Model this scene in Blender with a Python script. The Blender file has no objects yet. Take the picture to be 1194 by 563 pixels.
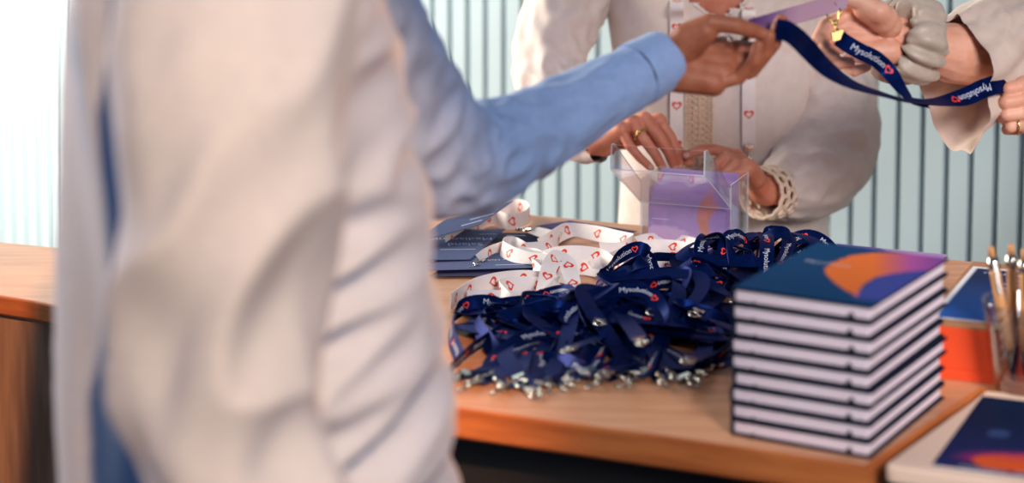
import bpy, bmesh, math, random
import numpy as np
from mathutils import Vector, Matrix, noise, Quaternion
from mathutils.bvhtree import BVHTree

random.seed(11)
S = bpy.context.scene
COL = S.collection
V = Vector

# ------------------------------------------------------------------ camera
W, H = 1194, 563
F = 2400.0                      # focal length in pixels of the 1194 px wide frame
PITCH = math.radians(6.0)
YH = -280.0                     # the horizon lies above the (cropped) frame
TZ = 0.90                       # counter height
CAM = V((0, 0, TZ + 0.68))
cp, sp = math.cos(PITCH), math.sin(PITCH)
PPY = YH + F * math.tan(PITCH)
CX = W / 2

def ray(px, py):
    u = (px - CX) / F
    v = (py - PPY) / F
    return V((u, cp - v * sp, -sp - v * cp))

def P(px, py, Y):
    d = ray(px, py)
    return CAM + d * (Y / d.y)

def TP(px, py, h=0.0):
    d = ray(px, py)
    return CAM + d * ((TZ + h - CAM.z) / d.z)

cam_d = bpy.data.cameras.new('camera')
cam_d.sensor_fit = 'HORIZONTAL'
cam_d.sensor_width = 36
cam_d.lens = F / W * 36
cam_d.shift_y = -((H / 2 - PPY) / W)
cam_d.clip_start = 0.05
cam_o = bpy.data.objects.new('camera', cam_d)
cam_o.location = CAM
cam_o.rotation_euler = (math.radians(90) - PITCH, 0, 0)
COL.objects.link(cam_o)
S.camera = cam_o
cam_d.dof.use_dof = True
cam_d.dof.focus_distance = 2.72
cam_d.dof.aperture_fstop = 2.5

# ------------------------------------------------------------------ objects
def finish(me, smooth):
    if smooth:
        me.polygons.foreach_set('use_smooth', [True] * len(me.polygons))
    me.update()

def link(name, me, parent=None):
    o = bpy.data.objects.new(name, me)
    COL.objects.link(o)
    if parent is not None:
        o.parent = parent
        o.matrix_parent_inverse = Matrix.Translation(-parent.location)
    return o

def tag(o, label=None, cat=None, group=None, kind=None):
    if label: o['label'] = label
    if cat: o['category'] = cat
    if group: o['group'] = group
    if kind: o['kind'] = kind
    return o

def empty(name, loc, label, cat, group=None):
    o = bpy.data.objects.new(name, None)
    COL.objects.link(o)
    o.location = loc
    o.empty_display_size = 0.05
    return tag(o, label, cat, group)

class MB:
    """collects faces of one mesh"""
    def __init__(s):
        s.v, s.f, s.m, s.sm = [], [], [], []
    def add(s, vs, fs, m=0, smooth=True):
        b = len(s.v)
        s.v.extend([tuple(v) for v in vs])
        for f in fs:
            s.f.append(tuple(b + i for i in f)); s.m.append(m); s.sm.append(smooth)
    def box(s, c, ax, ay, az, m=0):
        """c centre, ax ay az half-axis vectors"""
        c = V(c)
        vs = [c + ax * i + ay * j + az * k for k in (-1, 1) for j in (-1, 1) for i in (-1, 1)]
        s.add(vs, [(0, 2, 3, 1), (4, 5, 7, 6), (0, 1, 5, 4), (2, 6, 7, 3), (0, 4, 6, 2), (1, 3, 7, 5)], m, False)
    def rbox(s, c, ax, ay, az, r, m=0, seg=2):
        """rounded box, r in metres"""
        bm = bmesh.new()
        bmesh.ops.create_cube(bm, size=2)
        la, lb, lc = ax.length, ay.length, az.length
        for v in bm.verts:
            v.co = V((v.co.x * la, v.co.y * lb, v.co.z * lc))
        bmesh.ops.bevel(bm, geom=bm.edges[:], offset=r, segments=seg, profile=0.5, affect='EDGES')
        bm.verts.index_update()
        A, B, Cc = ax.normalized(), ay.normalized(), az.normalized()
        s.add([V(c) + A * v.co.x + B * v.co.y + Cc * v.co.z for v in bm.verts], [[v.index for v in f.verts] for f in bm.faces], m, False)
        bm.free()
    def prism(s, pts, h, m=0, top_m=None, r=0.0):
        """pts: outline (Vectors, horizontal at its top); extruded down by h, small top and bottom chamfer r"""
        n = len(pts)
        a = sum((pts[i].x * pts[(i + 1) % n].y - pts[(i + 1) % n].x * pts[i].y) for i in range(n))
        if a < 0: pts = pts[::-1]
        c = sum(pts, V()) / n
        def inset(d, z):
            out = []
            for i in range(n):
                p0, p1, p2 = pts[i - 1], pts[i], pts[(i + 1) % n]
                e1 = (p1 - p0).normalized(); e2 = (p2 - p1).normalized()
                n1 = V((-e1.y, e1.x, 0)); n2 = V((-e2.y, e2.x, 0))
                b = (n1 + n2); b = b / max(0.3, b.length_squared) * 2
                out.append(p1 + b * d + V((0, 0, z)))
            return out
        rings = [inset(r, 0), inset(r * .3, -r * .3), inset(0, -r), inset(0, -h + r), inset(r, -h)] if r else [inset(0, 0), inset(0, -h)]
        vs = [v for ring in rings for v in ring]
        s.add(vs, [tuple(range(n))], m if top_m is None else top_m, False)
        fs = []
        for k in range(len(rings) - 1):
            for i in range(n):
                j = (i + 1) % n
                fs.append((k * n + i, (k + 1) * n + i, (k + 1) * n + j, k * n + j))
        s.add(vs, fs, m, False)
        s.add(vs, [tuple(range(len(vs) - 1, len(vs) - 1 - n, -1))], m, False)
    def tube(s, pts, r, n=8, m=0, closed=False, caps=True):
        pts = [V(p) for p in pts]
        N = len(pts)
        rs = r if isinstance(r, (list, tuple)) else [r] * N
        up = None; vs = []
        for i, p in enumerate(pts):
            if closed: t = pts[(i + 1) % N] - pts[i - 1]
            else: t = pts[min(i + 1, N - 1)] - pts[max(i - 1, 0)]
            t = t.normalized() if t.length > 1e-9 else V((0, 0, 1))
            if up is None:
                up = V((0, 0, 1)) if abs(t.z) < .9 else V((1, 0, 0))
            a = up - t * up.dot(t)
            if a.length < 1e-6: a = t.orthogonal()
            a.normalize(); up = a
            b = t.cross(a)
            for k in range(n):
                th = 2 * math.pi * k / n
                vs.append(p + (a * math.cos(th) + b * math.sin(th)) * rs[i])
        fs = []
        for i in range(N if closed else N - 1):
            i2 = (i + 1) % N
            for k in range(n):
                k2 = (k + 1) % n
                fs.append((i * n + k, i * n + k2, i2 * n + k2, i2 * n + k))
        if caps and not closed:
            fs.append(tuple(range(n))[::-1]); fs.append(tuple(range((N - 1) * n, N * n)))
        s.add(vs, fs, m, True)
    def ball(s, c, r, m=0, seg=10, rings=7, sc=(1, 1, 1), rot=None):
        vs = [V((0, 0, 1))]
        for i in range(1, rings):
            ph = math.pi * i / rings
            for k in range(seg):
                th = 2 * math.pi * k / seg
                vs.append(V((math.sin(ph) * math.cos(th), math.sin(ph) * math.sin(th), math.cos(ph))))
        vs.append(V((0, 0, -1)))
        out = []
        for v in vs:
            v = V((v.x * r * sc[0], v.y * r * sc[1], v.z * r * sc[2]))
            if rot is not None: v = rot @ v
            out.append(V(c) + v)
        fs = []
        for k in range(seg):
            fs.append((0, 1 + k, 1 + (k + 1) % seg))
            fs.append((len(vs) - 1, 1 + (rings - 2) * seg + (k + 1) % seg, 1 + (rings - 2) * seg + k))
        for i in range(rings - 2):
            for k in range(seg):
                a, b = 1 + i * seg + k, 1 + i * seg + (k + 1) % seg
                fs.append((a, a + seg, b + seg, b))
        s.add(out, fs, m, True)
    def lathe(s, c, prof, n=40, m=0, axis=None):
        """prof: (radius, height); axis up"""
        vs = []
        for r, z in prof:
            for k in range(n):
                th = 2 * math.pi * k / n
                vs.append(V(c) + V((r * math.cos(th), r * math.sin(th), z)))
        fs = []
        for i in range(len(prof) - 1):
            for k in range(n):
                k2 = (k + 1) % n
                fs.append((i * n + k, i * n + k2, (i + 1) * n + k2, (i + 1) * n + k))
        s.add(vs, fs, m, True)
    def mesh(s, name, mats):
        me = bpy.data.meshes.new(name)
        me.from_pydata(s.v, [], s.f)
        for mt in (mats if isinstance(mats, (list, tuple)) else [mats]):
            me.materials.append(mt)
        me.polygons.foreach_set('material_index', s.m)
        me.polygons.foreach_set('use_smooth', s.sm)
        me.update()
        return me
    def build(s, name, mats, parent=None):
        return link(name, s.mesh(name, mats), parent)

# ------------------------------------------------------------------ materials
def srgb(r, g, b):
    def f(c):
        c /= 255.0
        return c / 12.92 if c <= 0.04045 else ((c + 0.055) / 1.055) ** 2.4
    return (f(r), f(g), f(b), 1)

def mat(name, col, rough=.6, metal=0, spec=.5, col2=None, scale=40, stretch=(1, 1, 1), bump=0, bscale=None, sheen=0, trans=0, ior=1.45, sss=0, attr=None, alpha=1, coat=0, aniso=0):
    m = bpy.data.materials.new(name)
    m.use_nodes = True
    nt = m.node_tree; N = nt.nodes; L = nt.links
    b = N['Principled BSDF']
    b.inputs['Roughness'].default_value = rough
    b.inputs['Metallic'].default_value = metal
    b.inputs['Specular IOR Level'].default_value = spec
    b.inputs['IOR'].default_value = ior
    b.inputs['Transmission Weight'].default_value = trans
    b.inputs['Coat Weight'].default_value = coat
    b.inputs['Anisotropic'].default_value = aniso
    if sheen:
        b.inputs['Sheen Weight'].default_value = sheen
        b.inputs['Sheen Roughness'].default_value = .4
    if sss:
        b.inputs['Subsurface Weight'].default_value = sss
        b.inputs['Subsurface Radius'].default_value = (.012, .005, .003)
        b.inputs['Subsurface Scale'].default_value = 1.0
    tc = N.new('ShaderNodeTexCoord'); mp = N.new('ShaderNodeMapping')
    mp.inputs['Scale'].default_value = stretch
    L.new(tc.outputs['Object'], mp.inputs['Vector'])
    nz = N.new('ShaderNodeTexNoise'); nz.inputs['Scale'].default_value = scale; nz.inputs['Detail'].default_value = 4
    L.new(mp.outputs['Vector'], nz.inputs['Vector'])
    if attr:
        at = N.new('ShaderNodeAttribute'); at.attribute_name = attr
        L.new(at.outputs['Color'], b.inputs['Base Color'])
    else:
        cr = N.new('ShaderNodeValToRGB')
        c2 = col2 if col2 else tuple(min(1, c * .9) for c in col[:3]) + (1,)
        cr.color_ramp.elements[0].position = .35; cr.color_ramp.elements[0].color = c2
        cr.color_ramp.elements[1].position = .65; cr.color_ramp.elements[1].color = col
        L.new(nz.outputs['Fac'], cr.inputs['Fac'])
        L.new(cr.outputs['Color'], b.inputs['Base Color'])
    if bump:
        bn = N.new('ShaderNodeTexNoise'); bn.inputs['Scale'].default_value = bscale or scale; bn.inputs['Detail'].default_value = 3
        L.new(mp.outputs['Vector'], bn.inputs['Vector'])
        bp = N.new('ShaderNodeBump'); bp.inputs['Strength'].default_value = bump; bp.inputs['Distance'].default_value = .002
        L.new(bn.outputs['Fac'], bp.inputs['Height'])
        L.new(bp.outputs['Normal'], b.inputs['Normal'])
    return m

M = {}
M['slat'] = mat('slat_paint', srgb(170, 190, 199), .6, col2=srgb(165, 186, 195), scale=3, bump=.05, bscale=60)
M['slat_back'] = mat('slat_backing', srgb(82, 86, 66), .8)
M['floor'] = mat('floor_boards', srgb(96, 74, 58), .5, col2=srgb(70, 52, 40), scale=5, stretch=(1, 8, 1), bump=.1)
M['wood'] = mat('counter_wood', srgb(206, 150, 112), .38, col2=srgb(190, 132, 95), scale=7, stretch=(1.2, 9, 6), bump=.06, bscale=60)
M['wood_edge'] = mat('counter_edge', srgb(190, 112, 58), .45, col2=srgb(160, 86, 40), scale=9, stretch=(1, 1, 9), bump=.08)
M['wood_dark'] = mat('counter_panel_wood', srgb(158, 122, 98), .6, col2=srgb(122, 92, 74), scale=5, stretch=(9, 9, 1), bump=.1)
M['black_panel'] = mat('black_panel', srgb(28, 27, 28), .6)
M['beige'] = mat('beige_top', srgb(240, 210, 186), .5, col2=srgb(235, 204, 180), scale=6)
M['navy_book'] = mat('book_cloth', srgb(14, 24, 46), .6, spec=.1, bump=.1, bscale=900, scale=200)
M['pages'] = mat('page_edges', srgb(244, 228, 234), .8, col2=srgb(226, 210, 218), scale=60, stretch=(1, 1, 30))
M['elastic'] = mat('elastic_band', srgb(10, 13, 24), .7)
M['art'] = mat('printed_art', (1, 1, 1, 1), .6, spec=.04, attr='art')
M['white_print'] = mat('white_ink', srgb(205, 212, 228), .5)
M['navy'] = mat('navy_satin', srgb(6, 25, 76), .38, metal=.4, spec=.12, col2=srgb(4, 18, 58), scale=80, bump=.06, bscale=900)
M['white_ribbon'] = mat('white_ribbon', srgb(238, 230, 226), .5, col2=srgb(232, 223, 219), scale=60, bump=.05, bscale=900)
M['red_print'] = mat('red_ink', srgb(238, 62, 40), .5)
M['orange_print'] = mat('orange_ink', srgb(230, 66, 28), .5)
M['metal'] = mat('nickel', srgb(200, 196, 186), .12, metal=1)
M['gold'] = mat('brass', srgb(222, 186, 120), .25, metal=1)
M['card_navy'] = mat('card_navy', srgb(78, 90, 128), .42, col2=srgb(70, 82, 118), scale=4)
M['card_dark'] = mat('card_dark', srgb(50, 58, 92), .42)
M['paper'] = mat('white_paper', srgb(226, 226, 230), .6)
M['orange_box'] = mat('orange_card', srgb(240, 84, 42), .5, col2=srgb(232, 76, 36), scale=4)
M['kraft'] = mat('kraft_board', srgb(178, 128, 90), .6, col2=srgb(165, 116, 80), scale=20)
M['bamboo'] = mat('bamboo', srgb(206, 152, 98), .5, col2=srgb(180, 124, 74), scale=30, stretch=(6, 6, 1))
M['black'] = mat('black_plastic', srgb(18, 18, 20), .4)
M['skin_man'] = mat('skin_tan', srgb(172, 106, 76), .5, col2=srgb(154, 88, 60), scale=50, bump=.15, bscale=350, sss=.12)
M['skin_a'] = mat('skin_rosy', srgb(214, 142, 114), .48, col2=srgb(198, 116, 90), scale=40, bump=.15, bscale=350, sss=.12)
M['skin_b'] = mat('skin_warm', srgb(226, 172, 146), .48, col2=srgb(216, 154, 126), scale=40, bump=.15, bscale=350, sss=.12)
M['nail_red'] = mat('nail_red', srgb(165, 22, 34), .2)
M['nail'] = mat('nail_plain', srgb(215, 160, 140), .3)
M['shirt'] = mat('shirt_blue', srgb(150, 177, 218), .8, col2=srgb(142, 169, 212), scale=150, sheen=.2, bump=.12, bscale=500)
M['blouse'] = mat('blouse_white', srgb(226, 212, 204), .75, col2=srgb(219, 203, 194), scale=60, sheen=.3, bump=.1, bscale=500)
M['linen'] = mat('blouse_beige', srgb(206, 186, 172), .8, col2=srgb(195, 175, 160), scale=40, sheen=.3, bump=.25, bscale=120)
M['scrunchie'] = mat('scrunchie_satin', srgb(186, 170, 154), .45, col2=srgb(172, 156, 140), scale=60, sheen=.4)
M['lace'] = mat('crochet_cotton', srgb(238, 218, 196), .85, col2=srgb(224, 198, 172), scale=200, bump=.3, bscale=600)
M['lace_back'] = mat('placket_cloth', srgb(232, 198, 168), .8)
M['trousers'] = mat('trousers_dark', srgb(40, 46, 62), .8, scale=100, bump=.1)
M['shoe'] = mat('shoe_leather', srgb(30, 24, 22), .4)
M['hair_dark'] = mat('hair_dark', srgb(52, 36, 28), .5, col2=srgb(30, 20, 16), scale=30, stretch=(8, 8, 1), bump=.4)
M['hair_fair'] = mat('hair_fair', srgb(150, 112, 70), .5, col2=srgb(110, 78, 46), scale=30, stretch=(8, 8, 1), bump=.4)

def glassy(name, tint, rough=.02, mix=.0):
    m = bpy.data.materials.new(name); m.use_nodes = True
    nt = m.node_tree; N = nt.nodes; L = nt.links
    N.remove(N['Principled BSDF'])
    # thin clear sheet: see-through with a fresnel reflection
    tr = N.new('ShaderNodeBsdfTransparent'); tr.inputs['Color'].default_value = tint
    gl = N.new('ShaderNodeBsdfGlossy'); gl.inputs['Roughness'].default_value = rough
    fr = N.new('ShaderNodeLayerWeight'); fr.inputs['Blend'].default_value = .5
    pw = N.new('ShaderNodeMath'); pw.operation = 'POWER'; pw.inputs[1].default_value = 4
    ma = N.new('ShaderNodeMath'); ma.operation = 'MULTIPLY_ADD'; ma.inputs[1].default_value = .7; ma.inputs[2].default_value = .05
    mx = N.new('ShaderNodeMixShader')
    L.new(fr.outputs['Facing'], pw.inputs[0]); L.new(pw.outputs[0], ma.inputs[0])
    L.new(ma.outputs[0], mx.inputs['Fac']); L.new(tr.outputs[0], mx.inputs[1]); L.new(gl.outputs[0], mx.inputs[2])
    L.new(mx.outputs[0], N['Material Output'].inputs['Surface'])
    return m
M['acrylic'] = glassy('clear_acrylic', (.97, .97, .99, 1))
def edge_mat():  # whitish colour stands in for light gathered at the plate edges
    m = bpy.data.materials.new('acrylic_edge'); m.use_nodes = True
    nt = m.node_tree; N = nt.nodes; L = nt.links
    b = N['Principled BSDF']; b.inputs['Base Color'].default_value = (.90, .92, .97, 1); b.inputs['Roughness'].default_value = .15
    tr = N.new('ShaderNodeBsdfTransparent'); mx = N.new('ShaderNodeMixShader'); mx.inputs['Fac'].default_value = .55
    L.new(tr.outputs[0], mx.inputs[1]); L.new(b.outputs[0], mx.inputs[2]); L.new(mx.outputs[0], N['Material Output'].inputs['Surface'])
    return m
M['acrylic_edge'] = edge_mat()
M['glass'] = glassy('clear_glass', (.86, .88, .89, 1), .03)
M['glass'].node_tree.nodes['Math.001'].inputs[2].default_value = .16
M['navy'].node_tree.nodes['Principled BSDF'].inputs['Specular Tint'].default_value = (.25, .42, 1, 1)

# table axes
_a = TP(530, 475); _b = TP(1009, 541)
E1 = (_b - _a).normalized()                 # along the counter, to the right
E2 = V((-E1.y, E1.x, 0))                    # across it, away from the visitor's side
UP = V((0, 0, 1))

# ------------------------------------------------------------------ room
WALL_Y0, WALL_T = 3.95, -0.74
wdir = V((1, WALL_T, 0)).normalized()
wn = V((wdir.y, -wdir.x, 0))                # towards the room
w0 = V((0, WALL_Y0, 0))
pitch = 21.6 / F * WALL_Y0 / wdir.x
def wall_s(px):
    u = (px - CX) / F
    Y = WALL_Y0 / (1 - WALL_T * u); X = Y * u
    return (V((X, Y, 0)) - w0).dot(wdir)
mb = MB()
s_ref = wall_s(1141)
lo, hi = -3.2, 2.4
mb.box(w0 + wdir * ((lo + hi) / 2) + UP * 1.3 - wn * .062, wdir * ((hi - lo) / 2), wn * .03, UP * 1.3, 1)
k = math.floor((lo - s_ref) / pitch)
gap = .0088
while s_ref + k * pitch < hi:
    c = s_ref + (k + .5) * pitch
    mb.rbox(w0 + wdir * c + UP * 1.3 - wn * .012, wdir * ((pitch - gap) / 2), wn * .014, UP * 1.295, .0012, 0, 1)
    k += 1
tag(mb.build('wall_back', [M['slat'], M['slat_back']]), kind='structure')
mb = MB()
mb.box((0, 1.5, -.025), V((4, 0, 0)), V((0, 4.5, 0)), V((0, 0, .025)))
tag(mb.build('floor', M['floor']), kind='structure')

# ------------------------------------------------------------------ counters
ct = empty('counter', V((.45, 2.5, 0)), 'long wooden reception counter with dark front carrying the lanyards and notebooks', 'counter')
corner = TP(1011, 543)
notch = TP(1146, 452)
outl = [TP(330, 447.5), TP(530, 475), TP(770, 508), corner, notch, notch + E1 * .75, notch + E1 * .75 + E2 * .42]
back = [TP(1194, 310), TP(1040, 296), TP(740, 261.6), TP(620, 250), TP(430, 231)]
xr = outl[-1]
tl = [p.copy() for p in outl[:6]] + [TP(1330, 323)] + back
mb = MB(); mb.prism(tl, .034, 1, 0, .003)
mb.build('worktop', [M['wood'], M['wood_edge']], ct)
mb = MB()
q = [p.copy() for p in tl]
base = [TP(350, 447.5) + E2 * .07, corner + E2 * .07 - E1 * .06, notch + E2 * .06 - E1 * .04, TP(1330, 323) - E2 * .1 - E1 * .1, TP(740, 261.6) - E2 * .07, TP(450, 231) - E2 * .08]
base = [V((p.x, p.y, TZ - .034)) for p in base]
mb.prism(base, TZ - .034, 0)
mb.build('front_panel', M['black_panel'], ct)

lc = empty('side_counter', V((-.85, 2.65, 0)), 'curved light wooden side counter behind the man in the blue shirt, at far left', 'counter')
fr = [(-230, 322), (-130, 328), (-60, 335), (0, 344.5), (40, 351), (75, 358), (110, 366), (150, 377), (190, 390)]
bk = [(190, 312), (120, 297), (75, 289), (0, 281.5), (-100, 275), (-230, 268)]
mb = MB(); mb.prism([TP(*p) for p in fr + bk], .026, 1, 0, .003)
mb.build('worktop', [M['wood'], M['wood_edge']], lc)
mb = MB()
pan = [TP(-220, 323) + E2 * .012, TP(-60, 335) + E2 * .012, TP(0, 344.5) + E2 * .012, TP(59, 355) + E2 * .012, TP(59, 355) + E2 * .09, TP(-220, 268) - E2 * .03]
mb.prism([V((p.x, p.y, TZ - .0262)) for p in pan], TZ - .027, 0)
mb.build('front_panel', M['wood_dark'], lc)
mb = MB()
a0, a1 = TP(59.5, 355) + E2 * .012, TP(185, 388) + E2 * .03
ap = [a0, a1, a1 + E2 * .03, a0 + E2 * .03]
mb.prism([V((p.x, p.y, TZ - .0262)) for p in ap], .05, 0)
mb.build('apron', M['wood_edge'], lc)
mb = MB()
lg = TP(170, 320) - E2 * .05
mb.rbox(V((lg.x, lg.y, (TZ - .027) / 2)), E1 * .025, E2 * .025, UP * ((TZ - .027) / 2), .004)
mb.build('leg', M['wood_dark'], lc)

st = empty('side_table', V((.6, 2.15, 0)), 'beige topped small table at the counter corner under the pen glass', 'table')
bl = TP(1151, 458); fl = TP(1030, 547)
bl = bl + (fl - bl).normalized() * .003
stl = [fl, fl + E1 * .5, bl + E1 * .42, bl]
# round the front corner
rc = []
for t in (0, .25, .5, .75, 1):
    p0 = fl + (bl - fl).normalized() * .012; p2 = fl + E1 * .012
    rc.append(p0 * (1 - t) ** 2 + fl * 2 * t * (1 - t) + p2 * t * t)
stl = rc + stl[1:]
STZ = .004
mb = MB(); mb.prism([p + UP * STZ for p in stl], .018, 0, 0, .003)
mb.build('table_top', M['beige'], st)
def tleg(p):
    mb = MB()
    mb.tube([V((p.x, p.y, 0)), V((p.x, p.y, TZ - .0135))], [.012, .017], 12)
    mb.build('leg', M['wood_dark'], st)
tleg(fl + E1 * .06 + E2 * .04); tleg(fl + E1 * .45 + E2 * .04); tleg(bl + E1 * .06 - E2 * .03); tleg(bl + E1 * .38 - E2 * .03)
# ------------------------------------------------------------------ flat printed shapes
_tcache = {}
def text_shape(body):
    """outline mesh of a word: (points 2D with height about 1, faces, width)"""
    if body in _tcache: return _tcache[body]
    cu = bpy.data.curves.new('word', 'FONT'); cu.body = body; cu.size = 1.35; cu.resolution_u = 2
    ob = bpy.data.objects.new('word', cu); COL.objects.link(ob)
    dg = bpy.context.evaluated_depsgraph_get()
    me = bpy.data.meshes.new_from_object(ob.evaluated_get(dg))
    vs = [(v.co.x, v.co.y) for v in me.vertices]; fs = [tuple(p.vertices) for p in me.polygons]
    w = max(v[0] for v in vs)
    bpy.data.objects.remove(ob); bpy.data.curves.remove(cu); bpy.data.meshes.remove(me)
    _tcache[body] = (vs, fs, w)
    return _tcache[body]

def heart_shape(ring=.3, filled=False, n=26):
    """heart about 1 high, its tip towards -x, as an outline band"""
    def hp(t, k):
        x = 16 * math.sin(t) ** 3
        y = 13 * math.cos(t) - 5 * math.cos(2 * t) - 2 * math.cos(3 * t) - math.cos(4 * t)
        return ((y + 2.5) / 30 * k, x / 30 * k)
    o = [hp(2 * math.pi * i / n, 1) for i in range(n)]
    if filled: return o, [tuple(range(n))], 1
    i_ = [hp(2 * math.pi * i / n, 1 - ring * 1.35) for i in range(n)]
    return o + i_, [(i, (i + 1) % n, n + (i + 1) % n, n + i) for i in range(n)], 1

def L3(c, *a):
    return srgb(*c)[:3]

def mix(a, b, t):
    t = max(0, min(1, t)); return tuple(x + (y - x) * t for x, y in zip(a, b))

def card(name, A, B, D, th, fn, nx, ny, parent=None, side=None, words=(), cut=False):
    """sheet with corner A, edges A-B and A-D, thickness th; fn(u, v) gives the print's colour in sRGB 0-255;
    words: (text, u, v, height m, angle) in the sheet's own plane"""
    A, B, D = V(A), V(B), V(D)
    U, Wv = B - A, D - A
    n = U.cross(Wv).normalized()
    mb = MB()
    vs = [A + U * (i / nx) + Wv * (j / ny) + n * th for j in range(ny + 1) for i in range(nx + 1)]
    fs = [(j * (nx + 1) + i, j * (nx + 1) + i + 1, (j + 1) * (nx + 1) + i + 1, (j + 1) * (nx + 1) + i) for j in range(ny) for i in range(nx)]
    mb.add(vs, fs, 0, False)
    c8 = [A, A + U, A + U + Wv, A + Wv]
    b = [p for p in c8] + [p + n * th for p in c8]
    mb.add(b, [(3, 2, 1, 0), (0, 1, 5, 4), (1, 2, 6, 5), (2, 3, 7, 6), (3, 0, 4, 7)], 1, False)
    eu = U.normalized(); ev = n.cross(eu)
    for w in words:
        s, u, v, h, ang = w[:5]
        if s == '-':
            vs2 = [(0, 0), (w[5], 0), (w[5], 1), (0, 1)]; fs2 = [(0, 1, 2, 3)]
        else:
            vs2, fs2, _ = text_shape(s)
        ca, sa = math.cos(ang), math.sin(ang)
        o = A + U * u + Wv * v + n * (th + .0003)
        mb.add([o + eu * ((x * ca - y * sa) * h) + ev * ((x * sa + y * ca) * h) for x, y in vs2], fs2, 2, False)
    me = mb.mesh(name, [M['art'], side or M['paper'], M['white_print']])
    at = me.attributes.new('art', 'FLOAT_COLOR', 'POINT')
    cols = np.ones((len(me.vertices), 4), np.float32)
    for j in range(ny + 1):
        for i in range(nx + 1):
            cols[j * (nx + 1) + i, :3] = srgb(*fn(i / nx, j / ny))[:3]
    at.data.foreach_set('color', cols.ravel())
    return link(name, me, parent)

def inpoly(x, y, pl):
    c = False
    for i in range(len(pl)):
        (x1, y1), (x2, y2) = pl[i - 1], pl[i]
        if (y1 > y) != (y2 > y) and x < (x2 - x1) * (y - y1) / (y2 - y1) + x1: c = not c
    return c

# ------------------------------------------------------------------ notebooks
bF, bL, bR = TP(1015, 536), TP(853, 511), TP(1107, 474)
dl, dr = (bL - bF).normalized(), (bR - bF).normalized()
bis = (dl + dr).normalized()
pb = V((-bis.y, bis.x, 0))
if pb.dot(dl) < 0: pb = -pb
DL, DR = (bis + pb).normalized(), (bis - pb).normalized()
BW, BH, BT = .149, .226, .0170
swoosh = [(.175, .118), (.42, .28), (.58, .42), (.655, .53), (.67, .65), (.634, .817), (.535, .919), (.424, .967), (.2, 1.01), (-.1, 1.01), (-.1, .78), (0, .735), (.078, .69), (.185, .6), (.25, .51), (.262, .42), (.256, .333), (.22, .22)]
def cover_art(b, a):
    a, b = a, b
    xs = -160 * a + 96 * b
    base = (8, 62, 104)
    if inpoly(a, b, swoosh):
        if xs < 5: return (222, 112, 52)
        if xs < 50: return mix((222, 112, 52), (168, 82, 152), (xs - 5) / 45)
        return mix((168, 82, 152), (120, 66, 142), (xs - 50) / 40)
    # indigo field below the swoosh
    if a < .27 and b > .1 and b < 1 and a < .2 + .1 * b and not b > .9:
        return mix((62, 74, 150), (36, 44, 104), (b - .2) * .3)
    return base
words_n = ['lowest', 'second lowest', 'third from the bottom', 'fourth from the bottom', 'middle', 'fourth from the top', 'third from the top', 'second from the top', 'top']
proto_book = None
for i in range(9):
    top = (i == 8)
    jx, jy, jr = random.uniform(-.0015, .0015), random.uniform(-.002, .002), random.uniform(-.008, .008)
    if i == 0 or top:
        loc = bF + UP * (BT * i)
        bk_ = empty('notebook', loc, '', 'notebook', 'dark notebooks in the stack at the counter corner')
        def q3(a, b, z): return loc + DL * a + DR * b + UP * z
        mb = MB()
        ct_ = .0021
        for z in (ct_ / 2, BT - ct_ / 2 - .0002):
            mb.rbox(q3(BW / 2, BH / 2, z), DL * (BW / 2), DR * (BH / 2), UP * (ct_ / 2), .0009)
        # rounded spine at the far left
        mb.rbox(q3(BW - .001, BH / 2, BT / 2), DL * .0016, DR * (BH / 2), UP * (BT / 2 - .0004), .0012)
        cov = mb.build('cover', M['navy_book'], bk_)
        mb = MB()
        mb.rbox(q3(BW / 2 + .001, BH / 2, BT / 2), DL * (BW / 2 - .0028), DR * (BH / 2 - .003), UP * (BT / 2 - ct_ - .0001), .002)
        mb.build('page_block', M['pages'], bk_)
        for bb in (.0012, BH - .0012):
            mb = MB()
            # the band bows in between the boards
            c = q3(.0225, bb, BT / 2)
            w2 = .0030
            vs = []
            for s_ in (-1, 1):
                for zz, ww in ((-.0062, .0046), (-.0045, .0036), (-.0028, .0025), (-.0012, .0014), (.0004, .0004)):
                    vs.append(c + DL * (s_ * ww) + UP * zz + DR * (0))
            mb.add(vs + [v + DR * .001 for v in vs], [(k, k + 1, k + 6, k + 5) for k in range(4)] + [(k + 10, k + 15, k + 16, k + 11) for k in range(4)] + [(0, 10, 11, 1), (1, 11, 12, 2), (2, 12, 13, 3), (3, 13, 14, 4), (5, 6, 16, 15), (6, 7, 17, 16), (7, 8, 18, 17), (8, 9, 19, 18)])
            mb.build('elastic_band', M['elastic'], bk_)
        mb = MB()
        mb.tube([q3(BW * .84, .004, .004), q3(BW * .842, .0015, .0035), q3(BW * .845, -.003, .0028), q3(BW * .845, -.006, .0022)], .0012, 6)
        mb.build('ribbon_marker', M['elastic'], bk_)
        if top:
            o = q3(.0006, .0006, BT - .0001)
            card('cover_print', o, o + DR * (BH - .0012), o + DL * (BW - .0012), .0003, cover_art, 84, 60, bk_, M['navy_book'],
                 words=[('Mysolution', .60, .86, .0085, -math.pi / 2)])
        bk_['label'] = 'dark notebook with orange and purple cover, top of the stack' if top else 'dark blue notebook at the very bottom of the stack on the counter'
        if i == 0: proto_book = bk_
        r = bk_
    else:
        r = proto_book.copy(); COL.objects.link(r)
        for ch in list(proto_book.children):
            c = ch.copy(); COL.objects.link(c); c.parent = r; c.matrix_parent_inverse = ch.matrix_parent_inverse.copy()
        r['label'] = 'dark blue notebook in the counter stack, %s of nine' % words_n[i]
        r.location = bF + UP * (BT * i)
    r.location = r.location + V((jx, jy, 0)) * (0 if i == 0 else 1)
    r.rotation_euler = (0, 0, jr if i else 0)

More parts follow.
